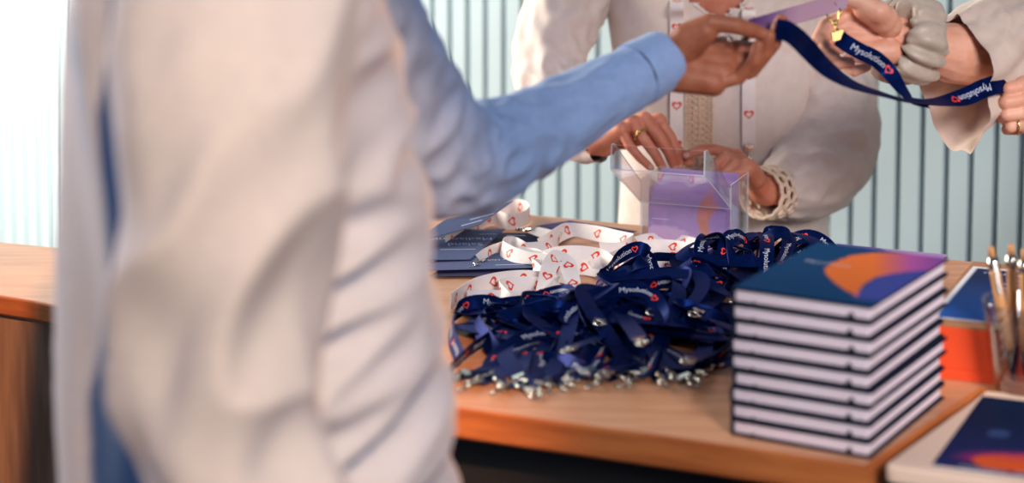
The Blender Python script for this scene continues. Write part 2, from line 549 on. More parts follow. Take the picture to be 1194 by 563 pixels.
# ------------------------------------------------------------------ orange box, flyers
of = TP(1072, 438); OBH = .062
ob = empty('cardboard_box', of, 'flat orange box with brown top between the notebooks and the pens', 'box')
ol, od = .28, .30
mb = MB()
c = of + E1 * (ol / 2) + E2 * (od / 2)
mb.rbox(c + UP * .0055, E1 * (ol / 2), E2 * (od / 2), UP * .0055, .001)
mb.rbox(c + UP * (.0125 + (OBH - .0155) / 2), E1 * (ol / 2), E2 * (od / 2), UP * ((OBH - .0155) / 2), .001)
mb.box(c + UP * .012, E1 * (ol / 2 - .001), E2 * (od / 2 - .001), UP * .0015)
mb.build('box_body', M['orange_box'], ob)
mb = MB()
mb.rbox(c + UP * (OBH - .0015), E1 * (ol / 2), E2 * (od / 2), UP * .0015, .0008)
mb.build('top_board', M['kraft'], ob)

def sheet(name, pts, th, h, fn, nx, ny, label, cat, words=(), side=None, group=None):
    A, B, D = [TP(p[0], p[1], h) for p in pts]
    o = card(name, A, B, D, th, fn, nx, ny, None, side, words)
    return tag(o, label, cat, group)

fA = TP(1084, 369.5, OBH + .0003)
def flyer_fn(u, v):
    if u < .035 or u > .965 or v < .02 or v > .965: return (222, 224, 228)
    return mix((38, 82, 156), (34, 46, 82), v * 1.6 - .25)
fl_words = [('TRIANGELOPDI WO', .10, .87, .0085, 0), ('-', .30, .78, .0022, 0, 26), ('-', .30, .70, .0022, 0, 30), ('-', .30, .62, .0022, 0, 24), ('-', .30, .54, .0022, 0, 30), ('-', .30, .46, .0022, 0, 26), ('-', .30, .38, .0022, 0, 28), ('Mysolution', .36, .07, .009, 0)]
fly = card('flyer', fA, fA + E1 * .165, fA + E2 * .25, .0006, flyer_fn, 40, 50, None, M['paper'], fl_words)
tag(fly, 'blue flyer with white border and small white text behind the pen glass', 'flyer')

def lilac_fn(u, v):
    d = math.hypot((u - .18) / .34, (v - .45) / .7)
    if d < 1: return (120, 108, 178)
    d2 = math.hypot((u - .46) / .2, (v - .2) / .6)
    if d2 < 1: return (190, 130, 176)
    return mix((196, 176, 208), (168, 140, 190), u)
A = TP(958, 300, .0004)
lf = card('flyer', A, A + E1 * .155, A + E2 * .082, .0008, lilac_fn, 50, 24, None, M['paper'])
tag(lf, 'lilac printed leaflet lying at the counter back edge behind the notebooks', 'leaflet')

# dark card on the beige table
def dark_fn(u, v):
    d = math.hypot((u - .62) / .42, (v - .14) / .13)
    if d < 1 and v > .055: return mix((226, 92, 40), (196, 64, 84), (v - .14) * 8)
    if d < 1.35 and v > .1: return mix((150, 40, 100), (40, 40, 92), (d - 1) / .35)
    if math.hypot((u - .26) / .07, (v - .5) / .05) < 1: return (50, 70, 112)
    return mix((34, 42, 96), (14, 32, 62), v * 1.5)
cA = TP(1086, 543, STZ + .0003); cB = TP(1200, 558, STZ + .0003); cD = TP(1168, 465, STZ + .0003)
wv = (cD - cA); uu = (cB - cA).normalized()
dc = card('card', cA, cA + uu * .155, cA + E2 * wv.dot(E2) + E1 * .004, .0008, dark_fn, 50, 50, None, M['paper'], [('Mysolution', .16, .02, .0075, 0), ('Business Software', .5, .025, .006, 0), ('-', .70, .42, .003, 0, 14), ('-', .72, .34, .003, 0, 12), ('-', .70, .27, .003, 0, 14)])
tag(dc, 'dark navy card with an orange swoosh on the beige table', 'card')

# ------------------------------------------------------------------ glass of pens
gl = empty('drinking_glass', TP(1192, 453, STZ), 'clear glass tumbler holding wooden pens on the beige table', 'glass')
gc = gl.location.copy()
GR0, GR1, GH = .0305, .046, .098
mb = MB()
prof = [(0.0001, .0), (GR0 - .002, .0), (GR0, .002), (GR0 + .006, .03), (GR1 - .001, GH - .001), (GR1 - .0012, GH), (GR1 - .0022, GH), (GR1 - .003, GH - .001), (GR0 + .0035, .03), (GR0 - .0025, .011), (GR0 - .006, .009), (0.0001, .009)]
mb.lathe(gc, prof, 56)
mb.build('tumbler', M['glass'], gl)

def pen(bot, top, label, colr=None):
    bot, top = V(bot), V(top)
    d = (top - bot).normalized(); Ln = (top - bot).length
    p = empty('pen', bot, label, 'pen', 'wooden pens in the glass')
    def at(t): return bot + d * t
    mb = MB(); r = .0060
    mb.tube([at(.034), at(.05), at(Ln - .03), at(Ln - .026)], [r, r * 1.05, r * .98, r * .95], 16)
    mb.build('barrel', M['bamboo'], p)
    mb = MB()
    mb.tube([at(.0), at(.004), at(.012), at(.0155), at(.034)], [.0007, .0011, .0028, .0042, r * 1.02], 14)
    mb.build('grip', M['black'], p)
    mb = MB()
    mb.tube([at(Ln - .026), at(Ln - .0255), at(Ln - .013), at(Ln - .012)], [r * .95, r * 1.12, r * 1.12, r * .8], 16)
    side = d.cross(V((0, 1, 0))).cross(d).normalized() * -1
    side = (V((0, -1, 0)) - d * d.dot(V((0, -1, 0)))).normalized()
    a = at(Ln - .018) + side * (r + .0012); b = at(Ln - .052) + side * (r + .0018)
    w = d.cross(side)
    mb.rbox((a + b) / 2, (a - b) / 2, w * .0020, side * .0005, .0004)
    mb.build('clip', M['metal'], p)
    mb = MB()
    mb.tube([at(Ln - .012), at(Ln - .003), at(Ln - .0005), at(Ln)], [r * .62, r * .62, r * .5, .0008], 12)
    mb.build('push_button', M['bamboo'], p)
g0 = gc + UP * .0095
pen(g0 + V((-.010, -.004, 0)), P(1155, 287, gc.y + .03), 'bamboo pen standing in the glass, leftmost of the pens')
pen(g0 + V((-.006, .012, 0)), P(1179, 284, gc.y + .035), 'bamboo pen in the glass just right of the leftmost pen, leaning back')
pen(g0 + V((.001, -.014, 0)), P(1194, 290, gc.y + .0), 'bamboo pen in the glass leaning right at the picture edge')
pen(g0 + V((.010, .002, 0)), P(1216, 292, gc.y + .02), 'bamboo pen in the glass, rightmost of the pens')

# ------------------------------------------------------------------ clear card box
yaw = math.radians(21)
bd, bb = V((math.cos(yaw), -math.sin(yaw), 0)), V((math.sin(yaw), math.cos(yaw), 0))
FL = TP(746, 289)
k_ = (857 - CX) / F
CW = (k_ * FL.y - FL.x) / (bd.x - k_ * bd.y)
CD = .098
ZT = P(746, 208, FL.y).z - TZ
ZH = P(746, 236, FL.y).z - TZ
ka = (712 - CX) / F
dd = (FL.x - ka * FL.y) / (bb.x - ka * bb.y)
dd = min(dd, .135)
kn = FL - bb * dd
ZK = P(712, 198, kn.y).z - TZ
ZL = P(713, 169, kn.y).z - TZ
ab = empty('card_box', FL, 'clear acrylic box with an open front flap, full of purple cards', 'box')
TH = .0026
mb = MB()
def plate(mb, p, u, v, n, t=TH):
    k0 = len(mb.f)
    mb.rbox(p + u / 2 + v / 2 + n * (t / 2), u / 2, v / 2, n * (t / 2), t * .22, 0, 1)
    for k in range(k0, len(mb.f)):          # sawn edges: bright rim painted in by the whitish material
        a, b, c = [V(mb.v[i]) for i in mb.f[k][:3]]
        fn_ = (b - a).cross(c - a).normalized()
        if abs(fn_.dot(n.normalized())) < .5: mb.m[k] = 1
plate(mb, FL, bd * CW, UP * ZT, bb)
plate(mb, FL + bb * (CD - TH), bd * CW, UP * ZT, bb)
plate(mb, FL + bb * (TH + .0002), bb * (CD - 2 * TH - .0004), UP * ZT, bd)
plate(mb, FL + bd * (CW - TH) + bb * (TH + .0002), bb * (CD - 2 * TH - .0004), UP * ZT, bd)
plate(mb, FL + bd * (TH + .0002) + bb * (TH + .0002) + UP * .0001, bd * (CW - 2 * TH - .0004), bb * (CD - 2 * TH - .0004), UP)
mb.build('box_body', [M['acrylic'], M['acrylic_edge']], ab)
mb = MB()
h0 = FL + UP * ZH - bb * .0005; k0 = FL - bb * dd + UP * ZK; t0 = FL - bb * dd + UP * ZL
nrm = (k0 - h0).cross(bd).normalized()
if nrm.z < 0: nrm = -nrm
plate(mb, h0, bd * CW, k0 - h0, nrm)
plate(mb, k0 + UP * .0005, bd * (CW * .985), t0 - k0, bb)
for x in (0.0, CW - TH):
    o = bd * x
    top_c = FL + UP * (ZT - .004) - bb * .0005
    pl = [h0 + nrm * TH, k0 + nrm * TH, t0 + bb * TH, t0 + bb * .012, top_c]
    vs = [p + o for p in pl] + [p + o + bd * TH for p in pl]
    n = len(pl)
    mb.add(vs, [tuple(range(n)), tuple(range(2 * n - 1, n - 1, -1))] + [(i, i + n, (i + 1) % n + n, (i + 1) % n) for i in range(n)], 0, False)
    for k in range(len(mb.f) - n, len(mb.f)): mb.m[k] = 1
mb.build('flap', [M['acrylic'], M['acrylic_edge']], ab)

def purple_fn(u, v):
    d = math.hypot((u - .80) / .16, (v - .55) / .36)
    if d < 1 and math.hypot((u - .95) / .16, (v - .42) / .3) > 1: return mix((214, 154, 124), (198, 126, 136), v)
    s = math.sin(u * 3.2 + v * 2.0 - .9)
    c = mix((152, 122, 182), (180, 154, 204), .5 + .5 * s)
    if v < .32 - .2 * u + .1 * math.sin(u * 5): c = mix(c, (228, 198, 226), .6)
    return c
cw2 = CW - .02
where = ['front', 'second', 'third', 'fourth', 'fifth', 'sixth', 'seventh', 'eighth', 'rearmost']
for i in range(9):
    off = .007 + i * .0098
    lean = .004 if i < 5 else -.003
    hh = .083 if i < 4 else (.088 if i < 7 else .096)
    A = FL + bd * (.010 + random.uniform(-.002, .002)) + bb * off + UP * (.0032)
    c_ = card('badge_card', A, A + bd * cw2, A + UP * hh + bb * lean, .0006, purple_fn, 40, 24, None, M['art'] if 0 else M['paper'],
              [('-', .05, .80, .0012, 0, 22), ('-', .05, .46, .0012, 0, 20), ('Mysolution', .62, .05, .0048, 0)] if i == 0 else ())
    lab = ['purple card at the very front of the clear acrylic box'] + ['purple card standing in the clear acrylic box, %s from the front' % w for w in where[1:8]] + ['tall purple card sticking up at the back of the clear acrylic box']
    tag(c_, lab[i], 'card', 'purple cards in the acrylic box')

# ------------------------------------------------------------------ loose badge cards on the counter
def grey_fn(u, v):
    return mix((92, 104, 140), (118, 108, 156), max(0, .5 - u) * 1.2)
def badge(pts, label, words, fn=grey_fn, th=.0008):
    A, B, D = [TP(*p) for p in pts]
    o = card('name_badge', A, B, D, th, fn, 20, 16, None, M['card_navy'], words)
    return tag(o, label, 'badge', 'loose name badges on the counter')
badge([(452, 304, .012), (548, 303, .010), (499, 268, .016)], 'blue grey name badge with upside down names beside the man shirt',
      [('Saland', .92, .52, .0145, math.pi), ('Mediaosmdal', .96, .70, .0145, math.pi), ('-', .92, .32, .0022, math.pi, 22), ('-', .96, .82, .0020, math.pi, 12), ('-', .75, .97, .0020, math.pi, 10)])
badge([(487, 316, .007), (622, 312.5, .007), (520, 297, .009)], 'blue grey name badge lying flat in front of the upside down one',
      [('Wednesday Hall', .93, .58, .008, math.pi), ('-', .93, .22, .0022, math.pi, 22), ('-', .98, .85, .0018, math.pi, 10)])
def dk(u, v): return mix((86, 78, 128), (56, 62, 96), u * 1.4)
badge([(625, 264, .003), (704, 277, .003), (664, 257.5, .003)], 'dark badge lying at the counter back edge left of the clear box',
      [('-', .45, .40, .0022, 0, 20), ('-', .52, .28, .0022, 0, 18), ('-', .7, .6, .0018, 0, 10)], dk)
badge([(552, 283, .003), (655, 283, .003), (567, 272, .003)], 'dark badge under the white ribbons, mostly covered', [('-', .5, .7, .002, math.pi, 14)], lambda u, v: (44, 48, 74))
badge([(500, 322, .003), (640, 321, .003), (525, 308, .003)], 'dark badge lowest under the two grey name badges', [], lambda u, v: (60, 58, 92))
badge([(478, 285, .020), (560, 262, .035), (520, 256, .030)], 'dark badge tilted up under the man sleeve with white text lines',
      [('-', .90, .25, .0028, math.pi, 12), ('-', .95, .5, .0028, math.pi, 14), ('-', .9, .75, .0028, math.pi, 10)], lambda u, v: (78, 88, 124))
# ------------------------------------------------------------------ ribbons
def cat_rom(pts, sub=10):
    """samples a smooth curve through n-dimensional points (numpy)"""
    p = np.array(pts, float)
    p = np.vstack([2 * p[0] - p[1], p, 2 * p[-1] - p[-2]])
    out = []
    for i in range(1, len(p) - 2):
        a, b, c, d = p[i - 1], p[i], p[i + 1], p[i + 2]
        for k in range(sub):
            t = k / sub
            out.append(.5 * ((2 * b) + (-a + c) * t + (2 * a - 5 * b + 4 * c - d) * t * t + (-a + 3 * b - 3 * c + d) * t ** 3))
    out.append(p[-2])
    return np.array(out)

def resample(arr, step):
    d = np.linalg.norm(np.diff(arr[:, :3], axis=0), axis=1)
    s = np.concatenate([[0], np.cumsum(d)])
    n = max(4, int(s[-1] / step) + 1)
    ss = np.linspace(0, s[-1], n)
    return np.stack([np.interp(ss, s, arr[:, k]) for k in range(arr.shape[1])], 1), s[-1]

def frames(arr, width, ground=True):
    """arr columns: xyz + wanted width vector"""
    pos = [V(a[:3]) for a in arr]; N = len(pos)
    ws, ns = [], []
    prev = None
    for i in range(N):
        t = (pos[min(i + 1, N - 1)] - pos[max(i - 1, 0)])
        t = t.normalized() if t.length > 1e-9 else V((1, 0, 0))
        w = V(arr[i][3:6]); w = w - t * w.dot(t)
        if w.length < .15 and prev is not None:
            w = prev - t * prev.dot(t)
        if w.length < 1e-5: w = t.orthogonal()
        w.normalize()
        if prev is not None and w.dot(prev) < 0: w = -w
        if prev is not None:
            w = (w * .5 + (prev - t * prev.dot(t)) * .5).normalized()
        prev = w
        ws.append(w); ns.append(t.cross(w).normalized())
    if ground:
        for i in range(N):
            low = pos[i].z - abs(ws[i].z) * width / 2
            if low < TZ + .0012: pos[i] = pos[i] + UP * (TZ + .0012 - low)
        for _ in range(2):
            z = [p.z for p in pos]
            for i in range(1, N - 1):
                pos[i].z = max(pos[i].z, (z[i - 1] + z[i + 1]) / 2 - .001)
    return pos, ws, ns

def strap(name, arr, width, mats, prints, parent, step=.005, th=.0009, ground=True, smooth=10, start=.01, sides=(1, -1), flip=1e9):
    arr, Ln = resample(cat_rom(arr, smooth), step)
    pos, ws, ns = frames(arr, width, ground)
    N = len(pos)
    mb = MB()
    hw = width / 2
    top, bot = [], []
    for p, w, n in zip(pos, ws, ns):
        top += [p - w * hw + n * th / 2, p + n * th / 2, p + w * hw + n * th / 2]
        bot += [p - w * hw - n * th / 2, p - n * th / 2, p + w * hw - n * th / 2]
    q = [(i * 3 + k, (i + 1) * 3 + k, (i + 1) * 3 + k + 1, i * 3 + k + 1) for i in range(N - 1) for k in range(2)]
    mb.add(top, q, 0, True)
    mb.add(bot, [f[::-1] for f in q], 0, True)
    for k in (0, 2):                                   # woven edges
        e = [v for i in range(N) for v in (top[i * 3 + k], bot[i * 3 + k])]
        mb.add(e, [(2 * i, 2 * i + 1, 2 * i + 3, 2 * i + 2) for i in range(N - 1)], 0, True)
    for i in (0, N - 1):
        mb.add(top[i * 3:i * 3 + 3] + bot[i * 3:i * 3 + 3][::-1], [(0, 1, 2, 3, 4, 5)], 0, False)
    st = Ln / (N - 1)
    def place(s, y, off):
        x = min(max(s / st, 0), N - 1.0001); i = int(x); f = x - i
        p = pos[i].lerp(pos[i + 1], f); w = ws[i].lerp(ws[i + 1], f).normalized(); n = ns[i].lerp(ns[i + 1], f).normalized()
        return p + w * y + n * off
    pat, pitch = prints
    for sd in sides:
        s = start
        while s < Ln - .01:
            for (shp, ds, hgt, mi, yc) in pat:
                v2, f2, wd = shp
                if s < flip and s + ds + wd * hgt > Ln - .004: continue
                fl = -1 if s > flip else 1
                mb.add([place(s + fl * (ds + x * hgt), sd * fl * ((y - yc) * hgt), sd * (th / 2 + .00025)) for x, y in v2], f2, mi, False)
            s += pitch
    return mb.build(name, mats, parent), pos, ws, ns

WORD = text_shape('Mysolution')
HEART = heart_shape(.30)
HEART_T = heart_shape(.34)
HEART_UP = ([(.5 - y, x) for x, y in HEART[0]], HEART[1], 1)
def brand(h): return [(WORD, 0, h, 1, .36), (HEART_UP, WORD[2] * h + .0015, h * 1.3, 2, .05)]
NAVY_PRINT = (brand(.0072), .072)
NAVY_FEW = (NAVY_PRINT[0], .105)
def white_print(pitch=.042): return ([(HEART_T, .005, .0130, 1, 0)], pitch)
NAVY_M = [M['navy'], M['white_print'], M['red_print']]
WHITE_M = [M['white_ribbon'], M['orange_print']]

def clip_mesh(p, d, w, n, sc=.85):
    p, d, w, n = V(p), d.normalized(), w.normalized(), n.normalized()
    mb = MB()
    def q(a, b, c=0): return p + d * (a * sc) + w * (b * sc) + n * (c * sc)
    mb.rbox(q(.003, 0), d * .006 * sc, w * .0082 * sc, n * .0018 * sc, .0008 * sc)
    mb.tube([q(.008, 0), q(.0155, 0)], [.0022 * sc, .0022 * sc], 8)
    mb.ball(q(.0175, 0), .0036 * sc)
    pts = []
    for k in range(16):
        th = 2 * math.pi * k / 16
        pts.append(q(.0325 - .0125 * math.cos(th), .0068 * math.sin(th) * (1.0 + .25 * math.cos(th)), .0004 * math.sin(3 * th)))
    mb.tube(pts, .0015 * sc, 7, closed=True)
    mb.tube([q(.0235, .0055), q(.0275, .0098), q(.0335, .0090)], [.0012 * sc, .0016 * sc, .0012 * sc], 6)
    mb.ball(q(.0445, 0), .0019 * sc)
    return mb

def clip_on(parent, pos, ws, ns, at_end=False, metal='metal', z_min=True, bend=0.0):
    if at_end: p, d, w, n = pos[-1], pos[-1] - pos[-2], ws[-1], ns[-1]
    else: p, d, w, n = pos[0], pos[0] - pos[1], ws[0], ns[0]
    d = d.normalized()
    if z_min:
        d = V((d.x, d.y, -min(.25, max(0, (p.z - TZ - .006) / .04)))).normalized()
        w = (UP.cross(d)).normalized() * math.cos(bend) + UP * math.sin(bend)
        w = (w - d * w.dot(d)).normalized()
        n = d.cross(w)
        p = V((p.x, p.y, max(p.z, TZ + .0022 + .0075 * abs(math.sin(bend)))))
    return clip_mesh(p, d, w, n).build('clip', M[metal], parent)

ORD = ['leftmost', 'second from the left', 'third from the left', 'fourth from the left', 'fifth from the left', 'sixth from the left', 'seventh from the left', 'eighth from the left', 'ninth from the left', 'tenth from the left', 'eleventh from the left', 'twelfth from the left', 'ninth from the right', 'eighth from the right', 'seventh from the right', 'sixth from the right', 'fifth from the right', 'fourth from the right', 'third from the right', 'second from the right', 'rightmost']

# the heap's relief
BUMPS = [(TP(575, 395), .085, .040), (TP(640, 385), .10, .042), (TP(720, 375), .11, .055), (TP(790, 360), .11, .065), (TP(850, 335), .09, .070), (TP(915, 318), .075, .062), (TP(800, 410), .06, .035)]
def relief(p):
    return max(h * max(0, 1 - ((p.x - c.x) ** 2 + (p.y - c.y) ** 2) / (r * r)) ** .6 for c, r, h in BUMPS)

def tilt_w(t, ang):
    side = V((t.y, -t.x, 0))
    if side.length < 1e-5: side = V((1, 0, 0))
    side.normalize()
    return side * math.cos(ang) + UP * math.sin(ang)

def heap_lanyard(rng, cpx, cpy, mx, my, idx, n_pts=6, spread=.075):
    c0 = TP(cpx, cpy, .004)
    m = TP(mx, my)
    pts = [c0]
    mid = c0.lerp(m, .35)
    pts.append(mid + E1 * rng.uniform(-.05, .05) + E2 * rng.uniform(-.012, .02))
    a0 = rng.uniform(0, 6.28); sg = rng.choice((-1, 1))
    for k in range(n_pts):
        a = a0 + sg * (k * 2 * math.pi / (n_pts * .55)) + rng.uniform(-.35, .35)
        r = spread * rng.uniform(.35, 1.15)
        pts.append(m + E1 * (r * 1.25 * math.cos(a)) + E2 * (r * .75 * math.sin(a)))
    out = []; lay = rng.uniform(.2, 1.0); tl = rng.uniform(-.5, .5)
    for i, p in enumerate(pts):
        h = relief(p)
        if i == 0: z = .003
        elif i == 1: z = .3 * h + .004
        else: z = h * min(1, max(.05, lay + rng.uniform(-.22, .22))) + .002
        out.append(V((p.x, p.y, TZ + z)))
    arr = []
    for i, p in enumerate(out):
        t = out[min(i + 1, len(out) - 1)] - out[max(i - 1, 0)]
        ang = tl + rng.uniform(-.6, .6) if i > 1 else rng.uniform(-.3, .3)
        w = tilt_w(t, ang)
        arr.append([*p, *w])
    return arr

rng = random.Random(5)
NG = 'navy printed lanyards in the heap on the counter'
fronts = [(533, 441), (545, 434), (557, 446), (569, 438), (582, 444), (594, 450), (604, 439), (617, 452), (630, 445), (646, 447), (662, 441), (694, 436), (704, 441), (742, 440), (756, 434), (771, 441), (782, 434), (797, 438), (818, 430), (838, 424)]
fronts.sort()
heap_names = []
for i, (fx, fy) in enumerate(fronts):
    mx = fx + rng.uniform(10, 70) if fx < 720 else fx + rng.uniform(-30, 40)
    my = rng.uniform(365, 408) if fx < 680 else rng.uniform(345, 402)
    arr = heap_lanyard(rng, fx, fy, mx, my, i)
    n_ = len(fronts)
    o = ORD[i] if i < 12 else ORD[len(ORD) - (n_ - i)]
    t = empty('lanyard', V(arr[0][:3]) - UP * .003, 'navy heap lanyard with its silver hook %s along the front' % o, 'lanyard', NG)
    ob_, pos, ws, ns = strap('strap', arr, .019, NAVY_M, NAVY_FEW, t, start=rng.uniform(.03, .09), sides=(rng.choice((1, -1)),))
    clip_on(t, pos, ws, ns, bend=rng.uniform(-.7, .7))


# hooks lying higher up in the heap
for (fx, fy, fh, mx, my, lab) in [
        (712, 432, .012, 760, 385, 'navy lanyard with its hook hanging over the front middle of the heap'),
        (806, 418, .030, 845, 360, 'navy lanyard with a long hook lying high on the heap front'),
        (668, 405, .034, 640, 375, 'navy lanyard with its hook lying inside the heap above the left half'),
        (745, 395, .045, 800, 345, 'navy lanyard with its hook lying near the heap middle'),
        (880, 352, .03, 905, 322, 'navy lanyard bunched right behind the notebook stack'),
        (935, 318, .03, 930, 305, 'navy lanyard bunched at the right end of the heap')]:
    arr = heap_lanyard(rng, fx, fy, mx, my, 0, 6, .06)
    p = TP(fx, fy, fh); arr[0][:3] = p
    t = empty('lanyard', V((p.x, p.y, TZ)), lab, 'lanyard', NG)
    ob_, pos, ws, ns = strap('strap', arr, .019, NAVY_M, NAVY_FEW, t, start=.03, sides=(1,))
    clip_on(t, pos, ws, ns, bend=.5, z_min=False)

for (fx, fy, fh, mx, my) in [(815, 362, .03, 830, 338), (858, 345, .03, 872, 328), (900, 330, .03, 905, 316), (935, 322, .02, 938, 308), (770, 360, .03, 790, 345), (845, 330, .02, 852, 318), (700, 372, .03, 722, 352)]:
    arr = heap_lanyard(rng, fx, fy, mx, my, 0, 7, .05)
    p = TP(fx, fy, fh); arr[0][:3] = p
    t = empty('lanyard', V((p.x, p.y, TZ)), 'navy lanyard lying tangled under the upright loops in the right half of the heap', 'lanyard', NG)
    ob_, pos, ws, ns = strap('strap', arr, .019, NAVY_M, NAVY_FEW, t, start=.03, sides=(1,))
    clip_on(t, pos, ws, ns, bend=.5, z_min=False)

# ---- lanyards whose course can be followed in the heap: (px, py, Y, width vector)
def YT(py): return TP(800, py).y
def course(pts):
    out = []
    for a, b, y, w in pts:
        p = P(a, b, y)
        if p.z < TZ + .006: p = TP(a, b, .006)      # resting on the counter
        out.append([*p, *w])
    return out
X_ = (1, -.2, 0)
def named(label, pts, color='navy', width=.019, clip=None, start=.02, group=NG, sides=(1, -1), prt=None):
    arr = course(pts)
    p0 = V(arr[0][:3])
    t = empty('lanyard', V((p0.x, p0.y, TZ)), label, 'lanyard', group)
    mats = NAVY_M if color == 'navy' else WHITE_M
    ob_, pos, ws, ns = strap('strap', arr, width, mats, prt or (NAVY_PRINT if color == 'navy' else white_print()), t, start=start, sides=sides)
    if clip is not None:
        clip_on(t, pos, ws, ns, at_end=(clip[0] == 'end'), bend=clip[1], z_min=clip[2] if len(clip) > 2 else True)
    return t
y3 = YT(330)
named('navy lanyard arching highest over the white ribbons, left of the clear box',
      [(655, 408, 2.56, (.6, .5, .6)), (676, 384, 2.58, (.75, .3, .5)), (688, 358, 2.60, (.8, .2, .45)), (700, 330, 2.61, (.75, .2, .6)), (714, 308, 2.62, (.6, .2, .75)), (731, 294, 2.63, (.3, .3, .9)), (748, 290, 2.64, (0, .5, .8)), (757, 301, 2.63, (-.5, .4, .6)), (763, 318, 2.62, (-.6, .5, .3)), (782, 337, 2.58, (-.5, .5, .3)), (812, 352, 2.55, (-.2, .8, .3))], start=.045)
named('navy lanyard strap running level behind the arch towards the clear box',
      [(752, 322, 2.64, (0, .3, 1)), (760, 304, 2.68, (0, .2, 1)), (782, 303, 2.70, (0, .1, 1)), (806, 305, 2.70, (.1, 0, 1)), (830, 306, 2.68, (.1, .1, 1)), (845, 318, 2.62, (.4, .3, .7))], start=.09)
named('navy lanyard hooped upright in front of the clear box right edge',
      [(836, 346, 2.55, X_), (826, 326, 2.585, X_), (818, 300, 2.60, (.95, 0, -.3)), (818, 284, 2.62, (.9, .2, -.4)), (827, 277, 2.65, (.7, .6, -.3)), (838, 288, 2.68, (.3, .9, 0)), (842, 312, 2.68, (.3, .9, 0))], start=.012)
named('navy lanyard hooped upright with the name running up it, beside the clear box',
      [(850, 342, 2.55, X_), (846, 322, 2.57, X_), (844, 298, 2.58, X_), (848, 280, 2.60, (.9, .4, -.2)), (858, 274, 2.62, (.6, .8, -.1)), (869, 281, 2.64, (.4, .9, 0)), (872, 304, 2.64, (.5, .8, 0)), (866, 330, 2.6, (.5, .8, 0))], start=.01)
named('navy lanyard falling towards the notebooks with the white name running down it',
      [(868, 322, 2.62, (.6, .8, 0)), (872, 298, 2.64, (.6, .8, .2)), (880, 280, 2.65, (.7, .6, .3)), (893, 275, 2.63, (.95, .3, 0)), (894, 292, 2.585, X_), (893, 312, 2.565, X_), (892, 330, 2.55, X_), (884, 345, 2.52, X_)], start=.052)
named('navy lanyard with a tight loop at the heap top right of the clear box',
      [(880, 306, 2.66, (.4, .4, .8)), (884, 288, 2.70, (.3, .3, .9)), (896, 272, 2.73, (.3, .6, .7)), (912, 269, 2.72, (.7, .5, -.3)), (920, 280, 2.68, (.95, 0, .2)), (914, 300, 2.64, (.9, 0, .3)), (900, 318, 2.60, (.8, .2, .4)), (876, 332, 2.56, (.6, .4, .6))], start=.01)
named('navy lanyard curving down at the far right end of the heap',
      [(905, 296, 2.72, (.2, .5, .8)), (925, 280, 2.74, (.2, .6, .8)), (945, 275, 2.75, (.3, .6, .7)), (962, 283, 2.74, (.6, .5, .6)), (972, 297, 2.72, (.8, .4, .4)), (975, 310, 2.70, (.8, .5, .2)), (958, 322, 2.66, (.5, .8, .1))], start=.005)
named('navy lanyard with a bright bend at the heap right, above the notebook stack edge',
      [(935, 325, 2.62, (.1, .6, .8)), (915, 312, 2.66, (.1, .5, .9)), (930, 297, 2.70, (.1, .5, .9)), (948, 290, 2.71, (.3, .6, .7)), (958, 302, 2.68, (.6, .6, .4)), (940, 320, 2.62, (.5, .8, .1))], start=.02)
named('navy lanyard with a shiny level stretch in the middle of the heap right half',
      [(760, 375, 2.50, (.1, .5, .8)), (778, 352, 2.53, (.1, .55, .8)), (800, 340, 2.55, (.1, .6, .75)), (826, 334, 2.55, (.0, .8, .6)), (848, 330, 2.55, (0, .9, .4)), (868, 335, 2.55, (.2, .9, .3)), (880, 350, 2.5, (.2, .9, .1))], start=.06)
named('navy lanyard with the name stretched level across the heap middle',
      [(700, 392, 2.46, (.1, .4, .9)), (728, 372, 2.49, (.15, .4, .9)), (752, 360, 2.50, (.1, .4, .9)), (780, 352, 2.51, (.05, .4, .9)), (806, 354, 2.50, (0, .4, .9)), (834, 366, 2.48, (-.1, .4, .9)), (850, 384, 2.45, (-.1, .5, .8))], start=.022)
named('navy lanyard looping upright at the heap left end beside the man shirt',
      [(537, 422, 2.36, (.4, .3, .8)), (527, 395, 2.40, (.3, .5, .8)), (530, 368, 2.44, (.2, .6, .8)), (548, 354, 2.47, (.1, .6, .8)), (574, 353, 2.47, (-.1, .6, .8)), (592, 366, 2.45, (-.4, .5, .8)), (596, 388, 2.42, (-.5, .5, .6)), (586, 406, 2.39, (-.5, .5, .6))], start=.02)
named('navy lanyard slanting up with a readable name at the heap left',
      [(524, 436, 2.335, (.35, .3, .85)), (545, 415, 2.36, (.4, .3, .85)), (566, 400, 2.375, (.42, .3, .85)), (588, 384, 2.39, (.4, .35, .85)), (604, 364, 2.43, (.2, .6, .75)), (612, 349, 2.47, (0, .8, .6)), (632, 345, 2.50, (-.2, .9, .3))], start=.018)
named('navy lanyard hanging straight down with a red heart at the heap left',
      [(640, 345, 2.50, (.9, .3, .1)), (628, 352, 2.47, (.95, .2, .2)), (619, 370, 2.42, (.97, -.1, .2)), (613, 392, 2.385, (.98, -.15, .15)), (611, 412, 2.36, (.98, -.2, .1)), (606, 432, 2.335, (.98, -.2, .1))], start=.02)
named('navy lanyard with a wide lit fold falling at the heap front centre',
      [(735, 352, 2.5, (.7, .4, .5)), (722, 368, 2.44, (.8, .2, .55)), (711, 388, 2.405, (.85, 0, .5)), (700, 412, 2.37, (.85, -.1, .45)), (693, 428, 2.35, (.85, -.1, .4)), (680, 440, 2.33, (.8, .3, .1))], start=.028)
named('navy lanyard leaning with a glossy face under the long hook',
      [(805, 372, 2.46, (.7, .4, .6)), (790, 384, 2.42, (.7, .2, .65)), (772, 400, 2.39, (.7, .1, .7)), (762, 418, 2.37, (.75, 0, .6)), (755, 432, 2.35, (.8, 0, .4)), (748, 440, 2.34, (.8, .3, .1))], start=.02)
